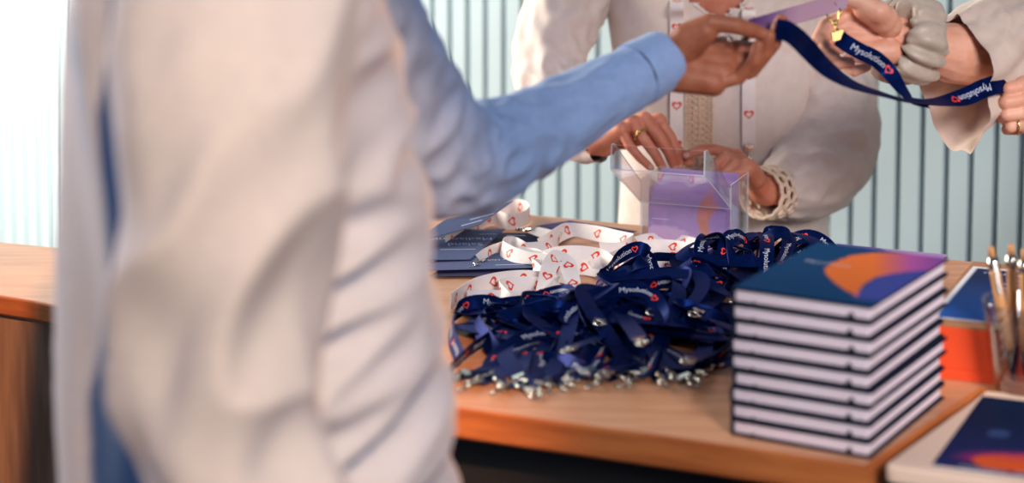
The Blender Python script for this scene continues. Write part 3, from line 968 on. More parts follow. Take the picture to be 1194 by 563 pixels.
named('navy lanyard tip poking out beside the notebook stack',
      [(868, 402, 2.37, (.3, .2, .8)), (852, 408, 2.365, (.4, .2, .8)), (838, 418, 2.355, (.5, .2, .8)), (825, 426, 2.345, (.5, .4, .5)), (806, 428, 2.34, (.3, .8, .2))], start=.012)
named('navy lanyard lying flat along the heap front between the hook clusters',
      [(632, 418, 2.37, (.1, .7, .5)), (650, 420, 2.36, (.1, .7, .6)), (668, 428, 2.345, (.1, .75, .55)), (690, 434, 2.335, (.1, .8, .4)), (712, 430, 2.345, (-.1, .8, .4)), (735, 418, 2.37, (-.2, .7, .5))], start=.05)
named('navy lanyard folded behind the straight hanging one',
      [(640, 415, 2.38, (.5, .3, .7)), (650, 392, 2.40, (.5, .35, .7)), (655, 372, 2.43, (.3, .5, .75)), (672, 360, 2.46, (.0, .7, .7)), (694, 368, 2.45, (-.3, .6, .7)), (704, 386, 2.42, (-.5, .5, .7)), (690, 402, 2.39, (-.5, .5, .6))], start=.03)

WG = 'white lanyards with orange hearts on the counter'
Tb = lambda y, h=0: TP(640, y, h).y
named('white heart lanyard spread widest, its broad fold lowest among the white ones',
      [(526, 357, 2.52, (.2, .5, .75)), (540, 342, 2.54, (.3, .45, .8)), (562, 332, 2.57, (.2, .5, .8)), (592, 326, 2.59, (.1, .5, .8)), (622, 325, 2.60, (0, .55, .75)), (648, 333, 2.585, (-.1, .7, .55)), (640, 345, 2.54, (0, .9, .3)), (610, 347, 2.535, (.1, .8, .45)), (575, 349, 2.53, (.1, .7, .6)), (545, 350, 2.53, (.1, .7, .6))], 'white', .0225, None, .012, WG)
named('white heart lanyard rising in a narrow arch before the navy heap',
      [(632, 348, 2.55, (.8, .4, .2)), (637, 328, 2.57, (.85, .45, .1)), (641, 310, 2.59, (.8, .55, 0)), (650, 299, 2.61, (.7, .7, -.1)), (660, 303, 2.61, (.75, .6, .2)), (665, 318, 2.59, (.85, .3, .3)), (669, 336, 2.565, (.9, .1, .3)), (673, 352, 2.54, (.9, .1, .3))], 'white', .021, None, .010, WG, prt=white_print(.032))
named('white heart lanyard in the middle with one big heart facing forward',
      [(602, 300, 2.73, (0, .4, .8)), (625, 303, 2.72, (0, .45, .85)), (650, 297, 2.71, (.05, .4, .9)), (675, 296, 2.70, (0, .4, .9)), (700, 300, 2.69, (-.05, .4, .9)), (718, 312, 2.66, (-.1, .5, .8)), (735, 322, 2.63, (-.1, .8, .5))], 'white', .0225, None, .018, WG, prt=white_print(.045))
named('white heart lanyard lying farthest back in front of the dark badge',
      [(630, 288, 2.79, (0, .6, .7)), (646, 277, 2.83, (.1, .6, .75)), (664, 268, 2.87, (.1, .75, .6)), (690, 271, 2.86, (0, .6, .75)), (716, 277, 2.83, (0, .6, .7)), (736, 282, 2.80, (0, .7, .5)), (728, 290, 2.76, (0, .8, .5)), (700, 291, 2.75, (0, .6, .7))], 'white', .0225, None, .03, WG, prt=white_print(.05))
named('white heart lanyard stretched right under the clear box front',
      [(690, 312, 2.67, (0, .5, .8)), (715, 302, 2.71, (0, .5, .8)), (742, 291, 2.76, (0, .5, .8)), (768, 287, 2.78, (0, .5, .8)), (795, 290, 2.77, (0, .55, .75)), (815, 300, 2.73, (0, .7, .5)), (800, 310, 2.68, (0, .8, .4)), (765, 312, 2.67, (0, .7, .6)), (735, 318, 2.65, (0, .7, .6))], 'white', .02, None, .022, WG, prt=white_print(.047))
named('white heart lanyard standing on edge in a round loop beneath the blue sleeve',
      [(520, 289, 2.86, (0, .3, .9)), (538, 278, 2.89, (0, .25, .95)), (556, 268, 2.92, (.1, .2, .95)), (567, 257, 2.96, (.1, .2, .95)), (578, 256, 2.965, (.1, .1, 1)), (592, 261, 2.94, (.05, .1, 1)), (606, 258, 2.95, (0, .1, 1)), (617, 250, 2.98, (0, .2, 1)), (612, 243, 3.02, (0, .3, 1)), (594, 240, 3.04, (0, .3, 1)), (575, 244, 3.03, (0, .3, 1))], 'white', .0225, ('end', .9, False), .015, WG, prt=white_print(.05))
named('white heart lanyard with a silver hook beside the dark badge edge, left of the middle',
      [(622, 268, 2.885, (.2, .9, .2)), (640, 274, 2.86, (.1, .85, .4)), (652, 280, 2.83, (.1, .7, .6)), (640, 288, 2.78, (0, .7, .6)), (612, 290, 2.76, (0, .7, .65)), (596, 284, 2.78, (.2, .5, .8)), (585, 290, 2.75, (.3, .4, .8)), (610, 300, 2.71, (0, .8, .5)), (660, 304, 2.69, (0, .8, .4))], 'white', .021, ('start', .4), .03, WG)
named('white heart lanyard peeping out under the two grey name badges',
      [(560, 306, 2.72, (.1, .8, .3)), (578, 296, 2.76, (.2, .4, .8)), (592, 290, 2.78, (.3, .3, .85)), (604, 296, 2.755, (.2, .4, .8)), (622, 298, 2.74, (0, .7, .5)), (645, 310, 2.67, (0, .9, .2))], 'white', .021, ('start', .3), .022, WG)

named('white heart lanyard lying flat in front of the dark badge, nearest the clear box',
      [(745, 283, 2.80, (0, .8, .4)), (760, 280, 2.82, (0, .6, .6)), (782, 281, 2.82, (0, .6, .65)), (800, 284, 2.80, (0, .6, .6)), (818, 290, 2.77, (0, .8, .4)), (800, 296, 2.74, (0, .9, .2)), (765, 298, 2.73, (0, .8, .4)), (735, 302, 2.71, (0, .8, .4))], 'white', .022, None, .02, WG, prt=white_print(.05))
named('white heart lanyard curling in a low loop between the grey badge and the navy heap',
      [(675, 350, 2.55, (0, .9, .2)), (655, 345, 2.56, (0, .8, .5)), (625, 336, 2.59, (0, .6, .7)), (598, 336, 2.59, (0, .6, .7)), (582, 343, 2.565, (.2, .7, .6)), (590, 352, 2.54, (.2, .8, .4)), (620, 354, 2.53, (0, .9, .3))], 'white', .022, None, .03, WG, prt=white_print(.04))
named('white heart lanyard folded over itself right behind the narrow white arch',
      [(700, 318, 2.66, (0, .8, .3)), (682, 312, 2.675, (0, .6, .7)), (660, 312, 2.68, (0, .5, .8)), (640, 315, 2.67, (0, .5, .8)), (622, 314, 2.675, (.1, .6, .7)), (630, 322, 2.64, (.1, .9, .3)), (660, 325, 2.63, (0, .9, .3))], 'white', .022, None, .02, WG, prt=white_print(.04))
# ------------------------------------------------------------------ bodies
def blob(name, caps, ells, voxel, smooth, mats, parent, extra=None):
    """one continuous surface grown over tapered limbs (p0, r0, p1, r1) and ellipsoids (centre, radii, rotation)"""
    mb = MB()
    for p0, r0, p1, r1 in caps:
        p0, p1 = V(p0), V(p1)
        mb.tube([p0, p1], [r0, r1], 14)
        mb.ball(p0, r0, 0, 14, 10); mb.ball(p1, r1, 0, 14, 10)
    for c, r, rot in ells:
        mb.ball(c, 1, 0, 24, 16, r, rot)
    me = mb.mesh('tmp', mats[0])
    o = bpy.data.objects.new('tmp', me); COL.objects.link(o)
    md = o.modifiers.new('r', 'REMESH'); md.mode = 'VOXEL'; md.voxel_size = voxel; md.use_smooth_shade = True
    sm = o.modifiers.new('s', 'SMOOTH'); sm.factor = .5; sm.iterations = smooth
    dg = bpy.context.evaluated_depsgraph_get()
    ev = o.evaluated_get(dg)
    me2 = bpy.data.meshes.new_from_object(ev)
    bpy.data.objects.remove(o); bpy.data.meshes.remove(me)
    return me2

def join_meshes(name, mes, mats, parent):
    mb = MB()
    for me, mi in mes:
        mb.add([v.co.copy() for v in me.vertices], [tuple(p.vertices) for p in me.polygons], mi, True)
    return mb.build(name, mats, parent)

def loft(rings, n_len, n_seg, disp=None, mb=None, m=0, keep=None, power=1.0, close=False):
    """rings: (centre, a vector, b vector) interpolated along their length"""
    arr = np.array([[*c, *a, *b] for c, a, b in rings])
    sub = max(2, n_len // (len(rings) - 1))
    arr = cat_rom(arr, sub)
    d = np.linalg.norm(np.diff(arr[:, :3], axis=0), axis=1); s = np.concatenate([[0], np.cumsum(d)])
    vs = []
    for i, r in enumerate(arr):
        c, a, b = V(r[:3]), V(r[3:6]), V(r[6:9])
        for k in range(n_seg):
            th = 2 * math.pi * k / n_seg
            cx, sx = math.cos(th), math.sin(th)
            if power != 1:
                cx = math.copysign(abs(cx) ** power, cx); sx = math.copysign(abs(sx) ** power, sx)
            off = a * cx + b * sx
            p = c + off
            if disp:
                p = p + off.normalized() * disp(s[i], th, p)
            vs.append(p)
    fs = []
    for i in range(len(arr) - 1):
        for k in range(n_seg):
            k2 = (k + 1) % n_seg
            q = (i * n_seg + k, i * n_seg + k2, (i + 1) * n_seg + k2, (i + 1) * n_seg + k)
            if keep and not keep((vs[q[0]] + vs[q[2]]) / 2): continue
            fs.append(q)
    if close:
        fs.append(tuple(range(n_seg))[::-1]); fs.append(tuple(range((len(arr) - 1) * n_seg, len(arr) * n_seg)))
    mb = mb or MB()
    mb.add(vs, fs, m, True)
    return mb

def path_rings(pts):
    """pts: (point, radius) -> rings across the path"""
    out = []; up = None
    for i, (p, r) in enumerate(pts):
        p = V(p)
        t = (V(pts[min(i + 1, len(pts) - 1)][0]) - V(pts[max(i - 1, 0)][0])).normalized()
        if up is None: up = t.orthogonal().normalized()
        a = (up - t * up.dot(t)).normalized(); up = a
        b = t.cross(a)
        ra, rb = r if isinstance(r, tuple) else (r, r)
        out.append((p, a * ra, b * rb))
    return out

def folds(amp, fs, ft, seed, base=0.0, env=None):
    def f(s, th, p):
        a = noise.noise(V((s * fs + seed, math.cos(th) * ft, math.sin(th) * ft + seed)))
        b = noise.noise(V((s * fs * 2.1 + seed * 2, math.cos(th) * ft * 1.6 + 3, math.sin(th) * ft * 1.6)))
        e = env(s, th, p) if env else 1
        return e * amp * ((1 - abs(a) * 2.4) * .75 + b * .45) + base
    return f

def hand(wrist, mcps, fingers, thumb, fr=.0082, palm_r=.0125, wrist_r=.022, extra=()):
    """capsule skeleton of a hand: wrist point, four knuckles, four finger chains, thumb chain"""
    caps = []
    w = V(wrist)
    across = (V(mcps[0]) - V(mcps[3]))
    wr = [w + across * k for k in (.24, .08, -.08, -.24)]
    for m_, a in zip(mcps, wr):
        caps.append((a, wrist_r * .74, m_, palm_r))
    for i in range(3):
        m0, m1 = V(mcps[i]), V(mcps[i + 1])
        caps.append((m0.lerp(wr[i], .12), palm_r * .93, m1.lerp(wr[i + 1], .12), palm_r * .93))
        caps.append((m0.lerp(wr[i], .5), palm_r * 1.05, m1.lerp(wr[i + 1], .5), palm_r * 1.05))
    scale = [1.0, 1.04, .98, .86]
    for i, (m_, ch) in enumerate(zip(mcps, fingers)):
        pr, r = V(m_), fr * 1.16 * scale[i]
        for j, q in enumerate(ch):
            r2 = fr * scale[i] * (1.04, .96, .82)[min(j, 2)]
            caps.append((pr, r, V(q), r2)); pr, r = V(q), r2
    pr, r = w.lerp(V(thumb[0]), .55), .0165
    rs = (.0150, .0108, .0098, .0085)
    for j, q in enumerate(thumb):
        caps.append((pr, r, V(q), rs[j])); pr, r = V(q), rs[j]
    return caps + list(extra)

def nail(mb, tip, prev, toward, r=.0055, m=0):
    d = (V(tip) - V(prev)).normalized(); t = V(toward); t = (t - d * t.dot(d)).normalized()
    rot = Matrix((d.cross(t), d, t)).transposed()
    mb.ball(V(tip) + d * .001 + t * .0052, 1, m, 10, 8, (r * .85, r * 1.15, .0022), rot)

def coarse(feet, hip, chest, neck, head, face, sh, hipw=.085, legr=.07, female=False):
    """pelvis, trunk, neck, head with a face, and legs"""
    caps, ells = [], []
    f = V(face).normalized(); sd = V((f.y, -f.x, 0))
    hip, chest, neck, head = V(hip), V(chest), V(neck), V(head)
    rot = Matrix((sd, f, UP)).transposed()
    ells.append((hip, (.145, .10, .12), rot)); ells.append((hip.lerp(chest, .5), (.125, .09, .16), rot)); ells.append((chest, (.15, .10, .15), rot))
    for s_ in sh: caps.append((neck - UP * .04, .05, V(s_), .048))
    caps.append((neck - UP * .05, .056, head - UP * .06, .05))
    ells.append((head + UP * .03, (.073, .092, .092), rot)); ells.append((head - UP * .045 + f * .022, (.055, .062, .062), rot))
    caps.append((head + f * .085 + UP * .02, .008, head + f * .104 - UP * .018, .0125))
    for k in (-1, 1):
        ells.append((head + sd * (.074 * k) - f * .005, (.009, .02, .03), rot))
        ells.append((head + sd * (.032 * k) + f * .080 + UP * .022, (.015, .012, .009), rot))
        caps.append((head + sd * (.010 * k) + f * .082 - UP * .05, .008, head + sd * (.022 * k) + f * .076 - UP * .05, .005))
        hj = hip + sd * (hipw * k) - UP * .06
        ft = V(feet) + sd * (.1 * k)
        kn_ = hj.lerp(ft, .5) + f * .02
        caps.append((hj, legr, kn_, .05)); caps.append((kn_, .052, ft + UP * .08, .036)); caps.append((ft + UP * .06, .036, ft + f * .14 + UP * .035, .028))
    return caps, ells

def trousers(feet, hip, face, parent, m):
    f = V(face).normalized(); sd = V((f.y, -f.x, 0)); mb = MB()
    hip = V(hip)
    for k in (-1, 1):
        ft = V(feet) + sd * (.1 * k)
        hj = hip + sd * (.085 * k)
        pts = [(hj + UP * .10, (.10, .125)), (hj - UP * .08, (.10, .11)), (hj.lerp(ft, .5) + f * .015, .075), (ft + UP * .06, .065)]
        loft(path_rings(pts), 36, 28, folds(.006, 9, 2, 3 + k), mb)
    return mb.build('trousers', m, parent)

def shoes(feet, face, parent, m):
    f = V(face).normalized(); sd = V((f.y, -f.x, 0))
    for k in (-1, 1):
        ft = V(feet) + sd * (.1 * k); mb = MB()
        rg = [(ft - f * .085 + UP * .045, sd * .028, UP * .043), (ft - f * .02 + UP * .05, sd * .038, UP * .048), (ft + f * .08 + UP * .036, sd * .043, UP * .034), (ft + f * .16 + UP * .026, sd * .036, UP * .024), (ft + f * .185 + UP * .02, sd * .012, UP * .012)]
        loft(rg, 24, 20, None, mb, close=True)
        mb.build('shoe', m, parent)

def hair(head, face, parent, m, long_=False):
    f = V(face).normalized(); sd = V((f.y, -f.x, 0)); rot = Matrix((sd, f, UP)).transposed(); h = V(head)
    ells = [(h + UP * .045 - f * .018, (.083, .092, .088), rot), (h - f * .055 - UP * .02, (.072, .05, .075), rot)]
    caps = []
    if long_:
        for k in (-1, 0, 1):
            caps.append((h - f * .05 + sd * (.05 * k), .045, h - f * .085 + sd * (.06 * k) - UP * .22, .03))
    me = blob('h', caps, ells, .007, 4, [m], None)
    me.materials.clear()
    return join_meshes('hair', [(me, 0)], [m], parent)

# ================================================================== the man in the blue shirt
TY = 1.72
def sil(xl, xr, y, Y=TY, by=.19):
    l, r = P(xl, y, Y), P(xr, y, Y)
    c = (l + r) / 2
    return (c, V(((r.x - l.x) / 2, 0, 0)), V((0, by, 0)))
man_feet = V((P(300, 280, TY).x, TY, 0))
man = empty('person', man_feet, 'person in a pale blue shirt at left, seen from the side, reaching over the counter', 'person')
MF = V((1, .25, 0))
tor = [sil(20, 560, 980, TY, .2), sil(40, 552, 760, TY, .195), sil(62, 541, 563, TY, .19), sil(64, 529, 420, TY, .19), sil(66, 514, 300, TY, .19), sil(69, 496, 180, TY, .19), sil(72, 474, 70, TY, .195), sil(80, 440, -20, TY, .195), sil(110, 390, -110, TY, .17), sil(160, 320, -170, TY, .10), sil(185, 300, -195, TY, .065)]
def man_env(s, th, p):
    x = min(1, abs(p.x - P(250, 200, TY).x) / .04)
    return x * (1.0 if p.x > P(250, 200, TY).x else .55)
def man_folds(s, th, p):
    # drapes hanging from the chest, crossing the belly obliquely, plus one deep fold behind the arm
    if p.x < P(250, 200, TY).x: q = V((p.x * 9, p.y * 7, p.z * 2.5 + p.x * 3))
    else: q = V((p.x * 6 + p.z * 6, p.y * 3, p.z * 18 - p.x * 11))
    a = noise.noise(q + V((4.2, 1.1, 7.7)))
    b = noise.noise(q * 1.9 + V((1.2, 5.1, 2.7)))
    d = .030 * (1 - abs(a) * 2.6) * .7 + .008 * b
    return d * man_env(s, th, p) * (.3 + .7 * abs(math.sin(th))) - .009
mb = loft(tor, 150, 150, man_folds)
near = [(150, 400, -125, 1.60, .075), (140, 415, -20, 1.52, .075), (137, 402, 130, 1.475, .07), (137, 380, 270, 1.46, .068), (142, 362, 380, 1.455, .064), (150, 350, 470, 1.45, .062), (178, 372, 545, 1.44, .06), (225, 405, 610, 1.43, .057), (290, 440, 690, 1.42, .05), (350, 470, 760, 1.41, .043)]
nr = []
for i, (xl, xr, y, Y, by) in enumerate(near):
    c, a, b = sil(xl, xr, y, Y, by)
    nr.append((c, a, b))
def arm_folds(s, th, p):
    lowp = min(1, max(0, (s - .22) / .2))
    q = V((p.x * 9 + p.z * 3.0, math.sin(th) * 1.0, p.z * 6.5 - p.x * 11))
    a = noise.noise(q + V((9.3, 3.3, 0.4)))
    b = noise.noise(q * 2.0 + V((2, 8, 1)))
    k = .35 + .65 * min(1, max(0, (s - .12) / .2))
    return (.018 * (1 - abs(a) * 2.6) * .8 + .006 * b) * k
loft(nr, 150, 96, arm_folds, mb)
far = [(P(330, -85, 1.86), .07), (P(400, 30, 1.95), .072), (P(462, 125, 2.03), .066), (P(512, 182, 2.09), .062), (P(560, 181, 2.125), .0535), (P(600, 164, 2.155), .048), (P(650, 138, 2.19), .0425), (P(700, 110, 2.225), .038), (P(741, 88, 2.255), .0345)]
loft(path_rings(far), 150, 80, folds(.0085, 22, 1.6, 2.2, env=lambda s, th, p: min(1, max(.18, (2.27 - p.y) / .17))), mb)
sh = mb.build('shirt', M['shirt'], man)
mb = MB()
cpts = [(P(739, 88.5, 2.253), .0338), (P(741, 87.5, 2.255), .0368), (P(757, 79, 2.268), .0355), (P(771, 71.5, 2.279), .0345), (P(773, 70.5, 2.281), .0335), (P(771, 71.5, 2.279), .0322), (P(745, 85, 2.258), .031)]
loft(path_rings(cpts[:5]) + [(V(p), a, b) for (p, r), (c_, a, b) in zip([cpts[5], cpts[6]], path_rings([cpts[2], cpts[3]]))] if False else path_rings(cpts[:5]), 24, 64, folds(.0008, 30, 1.5, 7), mb)
# inside of the cuff
ins = path_rings([(P(773, 70.5, 2.281), .0335), (P(770, 72, 2.279), .0318), (P(745, 85, 2.258), .031)])
loft(ins, 8, 64, None, mb)
cuf = mb.build('cuff', M['shirt'], sh)

def J(*p): return P(*p)
Yh = 2.29
mcp = [J(846, 58, Yh + .012), J(847, 72, Yh + .004), J(842, 86, Yh - .006), J(832, 97, Yh - .014)]
fing = [[J(884, 58, Yh + .018), J(903, 41, Yh + .008), J(911, 24, Yh + .0)],
        [J(885, 70, Yh + .008), J(902, 50, Yh - .002), J(907, 32, Yh - .008)],
        [J(876, 82, Yh - .004), J(893, 62, Yh - .014), J(897, 42, Yh - .018)],
        [J(862, 90, Yh - .016), J(879, 71, Yh - .026), J(884, 53, Yh - .028)]]
thumb = [J(800, 42, Yh - .022), J(828, 26, Yh - .030), J(858, 30, Yh - .026), J(885, 38, Yh - .016)]
wr = J(772, 74, 2.278)
caps = hand(wr, mcp, fing, thumb, .0092, .0150, .0300)
caps += [(J(790, 60, Yh - .012), .022, J(822, 36, Yh - .026), .0155), (J(796, 90, Yh - .008), .0175, J(830, 92, Yh - .012), .0150)]
caps += [(J(640, 140, 2.185), .031, J(735, 93, 2.25), .0255), (J(735, 93, 2.25), .0255, wr, .0255)]
hm = blob('hm', caps, [], .0016, 6, [M['skin_man']], None)
ch = V((man_feet.x, TY, 1.28))
cc, ce = coarse(man_feet, man_feet + UP * .93, ch, V((man_feet.x + .01, TY, 1.50)), V((man_feet.x + .05, TY + .01, 1.66)), MF, [P(340, -90, 1.86), P(270, -95, 1.58)])
cc += [(P(270, -95, 1.58), .05, P(262, 450, 1.455), .042), (P(262, 450, 1.455), .042, P(420, 770, 1.41), .030), (P(340, -90, 1.86), .05, P(515, 184, 2.09), .042), (P(515, 184, 2.09), .04, P(660, 133, 2.195), .030)]
hw2 = P(432, 800, 1.405); dn = V((.25, 0, -1)).normalized()
mc2 = [hw2 + dn * .085 + V((.03 - .02 * i, -.002 * i, 0)) for i in range(4)]
fg2 = [[m_ + dn * .04 + V((0, .008, 0)), m_ + dn * .065 + V((.0, .022, 0)), m_ + dn * .08 + V((0, .035, 0))] for m_ in mc2]
hc2 = hand(hw2, mc2, fg2, [hw2 + dn * .035 + V((.03, .02, 0)), hw2 + dn * .07 + V((.045, .03, 0)), hw2 + dn * .09 + V((.045, .045, 0)), hw2 + dn * .11 + V((.042, .055, 0))])
hm2 = blob('h2', hc2 + [(P(405, 740, 1.41), .031, hw2, .025)], [], .0025, 4, [M['skin_man']], None)
cm = blob('cm', cc, ce, .008, 5, [M['skin_man']], None)
join_meshes('body', [(cm, 0), (hm, 0), (hm2, 0)], [M['skin_man']], man)
trousers(man_feet, man_feet + UP * .78, MF, man, M['trousers'])
shoes(man_feet, MF, man, M['shoe'])
hair(V((man_feet.x + .05, TY + .01, 1.66)), MF, man, M['hair_dark'])

# ================================================================== the woman behind the counter
WY = 3.20
wf = V((P(842, 200, WY).x, WY + .03, 0))
wom = empty('person', wf, 'person in a white blouse with lace front, standing behind the clear card box', 'person')
WF = V((-.15, -1, 0)).normalized()
def wsil(xl, xr, y, by): return sil(xl, xr, y, WY, by)
wt = [wsil(712, 975, 420, .135), wsil(718, 968, 340, .13), wsil(722, 964, 265, .125), wsil(728, 958, 190, .120), wsil(722, 958, 110, .122), wsil(712, 962, 30, .122), wsil(708, 960, -40, .115), wsil(722, 945, -85, .095), wsil(770, 900, -112, .06)]
zV = P(838, 24, WY - .12).z
xV = P(838, 20, WY - .12).x
def keep(p):
    return not (p.y < WY and abs(p.x - xV) < 1.35 * (p.z - zV))
def wfold(s, th, p):
    a = noise.noise(V((p.x * 26, p.y * 10, p.z * 5 + p.x * 6)))
    b = noise.noise(V((p.x * 14 + 7, p.y * 10, p.z * 3)))
    return .0065 * (1 - abs(a) * 2.2) * .6 + .007 * b
mb = loft(wt, 96, 140, wfold, None, 0, keep)
blouse_front = [v for v in mb.v]
wbvh = BVHTree.FromPolygons([V(v) for v in mb.v], mb.f)
def slv(pts, seed, amp, fs, mbx, env=None, n=110):
    loft(path_rings(pts), n, 72, folds(amp, fs, 1.7, seed, env=env), mbx)
slv([(P(735, -85, 3.22), .058), (P(690, -50, 3.21), .062), (P(655, 20, 3.17), .058), (P(640, 80, 3.12), .052), (P(655, 125, 3.07), .051), (P(682, 152, 3.02), .045), (P(697, 162, 2.995), .034), (P(704, 166, 2.983), .0265)], 3.1, .008, 18, mb)
slv([(P(885, -85, 3.23), .058), (P(928, -40, 3.22), .064), (P(958, 50, 3.21), .063), (P(974, 125, 3.17), .062), (P(968, 176, 3.12), .066), (P(942, 206, 3.07), .062), (P(917, 219, 3.035), .046), (P(905, 224, 3.02), .036)], 8.4, .009, 17, mb)
blo = mb.build('blouse', M['blouse'], wom)

def on_front(px, py, off=.003):
    d = ray(px, py).normalized()
    hit, n, i, dist = wbvh.ray_cast(CAM, d)
    if hit is None: return P(px, py, WY - .12)
    return hit - d * off
# crochet front
mb = MB()
rows = 24
gridp = {}
for j in range(rows + 1):
    for i, px in enumerate((799, 807, 815, 823, 831)):
        gridp[i, j] = on_front(px, 28 + j * 168 / rows, .002)
vs = [gridp[i, j] for j in range(rows + 1) for i in range(5)]
mb.add(vs, [(j * 5 + i, j * 5 + i + 1, (j + 1) * 5 + i + 1, (j + 1) * 5 + i) for j in range(rows) for i in range(4)], 1, True)
for j in range(rows):
    for i in range(4):
        c = (gridp[i, j] + gridp[i + 1, j + 1]) / 2 + V((0, -.0022, 0))
        r = .0040 if i in (1, 2) else .0032
        mb.tube([c + V((r * math.cos(t) * 1.15, 0, r * math.sin(t) * .95)) for t in [2 * math.pi * k / 9 for k in range(9)]], .0012, 5, 0, True)
for i in (0, 2, 4):
    mb.tube([gridp[i, j] + V((0, -.0022, 0)) for j in range(rows + 1)], .0016, 6)
mb.build('lace_front', [M['lace'], M['lace_back']], blo)
# neckline edging
mb = MB()
for s_ in (-1, 1):
    mb.tube([on_front(838 + s_ * (2 + k * 5.2), 25 - k * 4.0, .001) for k in range(9)], .0028, 6)
mb.build('neckline_trim', M['blouse'], blo)

# crochet cuff
mb = MB()
ca_, cb_ = P(906, 223.5, 3.022), P(887, 226, 2.985)
rg = path_rings([(ca_, .037), (ca_.lerp(cb_, .5), .0385), (cb_, .036)])
def cuffp(t, th, out=0):
    k = min(int(t * 2), 1); f_ = t * 2 - k
    c = rg[k][0].lerp(rg[k + 1][0], f_); a = rg[k][1].lerp(rg[k + 1][1], f_); b = rg[k][2].lerp(rg[k + 1][2], f_)
    o = a * math.cos(th) + b * math.sin(th)
    return c + o + o.normalized() * out
for t in (0, .34, .67, 1.0):
    mb.tube([cuffp(t, 2 * math.pi * k / 40, .0012 * math.sin(k * 2.1)) for k in range(40)], .0027, 6, 0, True)
nn = 14
for r_ in range(3):
    t0_, t1_ = (0, .34, .67, 1.0)[r_:r_ + 2]
    for k in range(nn):
        th0 = 2 * math.pi * (k + .5 * (r_ % 2)) / nn
        dth = math.pi / nn * .92
        loop = [cuffp((t0_ + t1_) / 2 + (t1_ - t0_) / 2 * math.cos(q), th0 + dth * math.sin(q), .001) for q in [2 * math.pi * z / 10 for z in range(10)]]
        mb.tube(loop, .0023, 5, 0, True)
mb.build('crochet_cuff', M['lace'], blo)

# her hands: right hand dips into the box, back of the hand to the viewer
A_ = 2.955
mcpR = [J(768, 141, A_ + .012), J(751, 139, A_), J(737, 143, A_ - .008), J(724, 151, A_ - .012)]
finR = [[J(782, 160, A_ + .005), J(789, 178, A_ + .002), J(792, 193, A_ + .006)],
        [J(768, 159, A_ - .012), J(780, 178, A_ - .014), J(786, 194, A_ - .008)],
        [J(750, 161, A_ - .022), J(764, 180, A_ - .022), J(772, 195, A_ - .016)],
        [J(734, 170, A_ - .022), J(746, 184, A_ - .022), J(757, 194, A_ - .018)]]
thR = [J(748, 158, A_ + .03), J(775, 166, A_ + .03), J(792, 178, A_ + .025), J(803, 188, A_ + .02)]
wrR = J(704, 166, 2.982)
caps = hand(wrR, mcpR, finR, thR, .0082, .0122, .0225)
caps += [(J(684, 152, 3.02), .028, wrR, .0215)]
hr = blob('hr', caps, [], .0016, 5, [M['skin_a']], None)
# left hand behind the cards, fingers towards the left
B_ = 2.965
mcpL = [J(858, 182, B_ + .010), J(866, 190, B_ + .004), J(872, 199, B_), J(876, 208, B_)]
finL = [[J(832, 174, B_ - .006), J(815, 175, B_ - .010), J(801, 181, B_ - .010)],
        [J(846, 183, B_ - .016), J(836, 190, B_ - .022), J(829, 199, B_ - .020)],
        [J(856, 190, B_ - .022), J(846, 199, B_ - .026), J(840, 208, B_ - .022)],
        [J(864, 198, B_ - .024), J(856, 207, B_ - .026), J(851, 214, B_ - .022)]]
thL = [J(872, 196, B_ - .02), J(860, 204, B_ - .03), J(845, 210, B_ - .034), J(834, 214, B_ - .034)]
wrL = J(890, 222, 2.992)
caps = hand(wrL, mcpL, finL, thL, .0082, .0122, .0215)
caps += [(J(925, 216, 3.045), .030, wrL, .0225)]
hl = blob('hl', caps, [], .0016, 5, [M['skin_a']], None)
whead = wf + V((-.005, 0, 1.535))
cc, ce = coarse(wf, wf + UP * .86, V((wf.x, WY + .005, 1.14)), wf + UP * 1.385, whead, WF, [P(720, -62, 3.22), P(905, -62, 3.23)])
cc += [(P(735, -80, 3.22), .04, P(690, -48, 3.21), .043), (P(690, -48, 3.21), .043, P(655, 20, 3.17), .038), (P(655, 20, 3.17), .038, P(641, 80, 3.12), .034), (P(641, 80, 3.12), .034, P(682, 152, 3.02), .026), (P(885, -80, 3.23), .04, P(926, -40, 3.22), .044), (P(926, -40, 3.22), .044, P(972, 125, 3.17), .038), (P(972, 125, 3.17), .038, P(966, 176, 3.12), .036), (P(966, 176, 3.12), .034, P(915, 219, 3.035), .026)]
# chest skin below the open neckline
ce += [(V((xV, WY - .03, zV + .04)), (.105, .083, .10), Matrix.Identity(3))]
cm = blob('cw', cc, ce, .007, 5, [M['skin_a']], None)
join_meshes('body', [(cm, 0), (hr, 0), (hl, 0)], [M['skin_a']], wom)
mb = MB()
rc_ = (finR[2][0].lerp(V(mcpR[2]), .30)); rd = (finR[2][0] - V(mcpR[2])).normalized()
a_ = rd.orthogonal().normalized(); b_ = rd.cross(a_)
for o_ in (0, .0022):
    mb.tube([rc_ + rd * o_ + (a_ * math.cos(t) + b_ * math.sin(t)) * .0100 for t in [2 * math.pi * k / 24 for k in range(24)]], .0013, 6, 0, True)
st_ = (CAM - rc_).normalized(); st_ = (st_ - rd * st_.dot(rd)).normalized()
mb.ball(rc_ + st_ * .0112 + rd * .001, .0032, 0)
mb.build('ring', M['gold'], wom)
mb = MB()
for ch_ in finR + [finL[0]]:
    nail(mb, ch_[-1], ch_[-2], (0, -1, .4), .0052)
mb.build('fingernails', M['nail'], wom)
trousers(wf, wf + UP * .70, WF, wom, M['trousers'])
shoes(wf, WF, wom, M['shoe'])
hair(whead, WF, wom, M['hair_fair'], True)

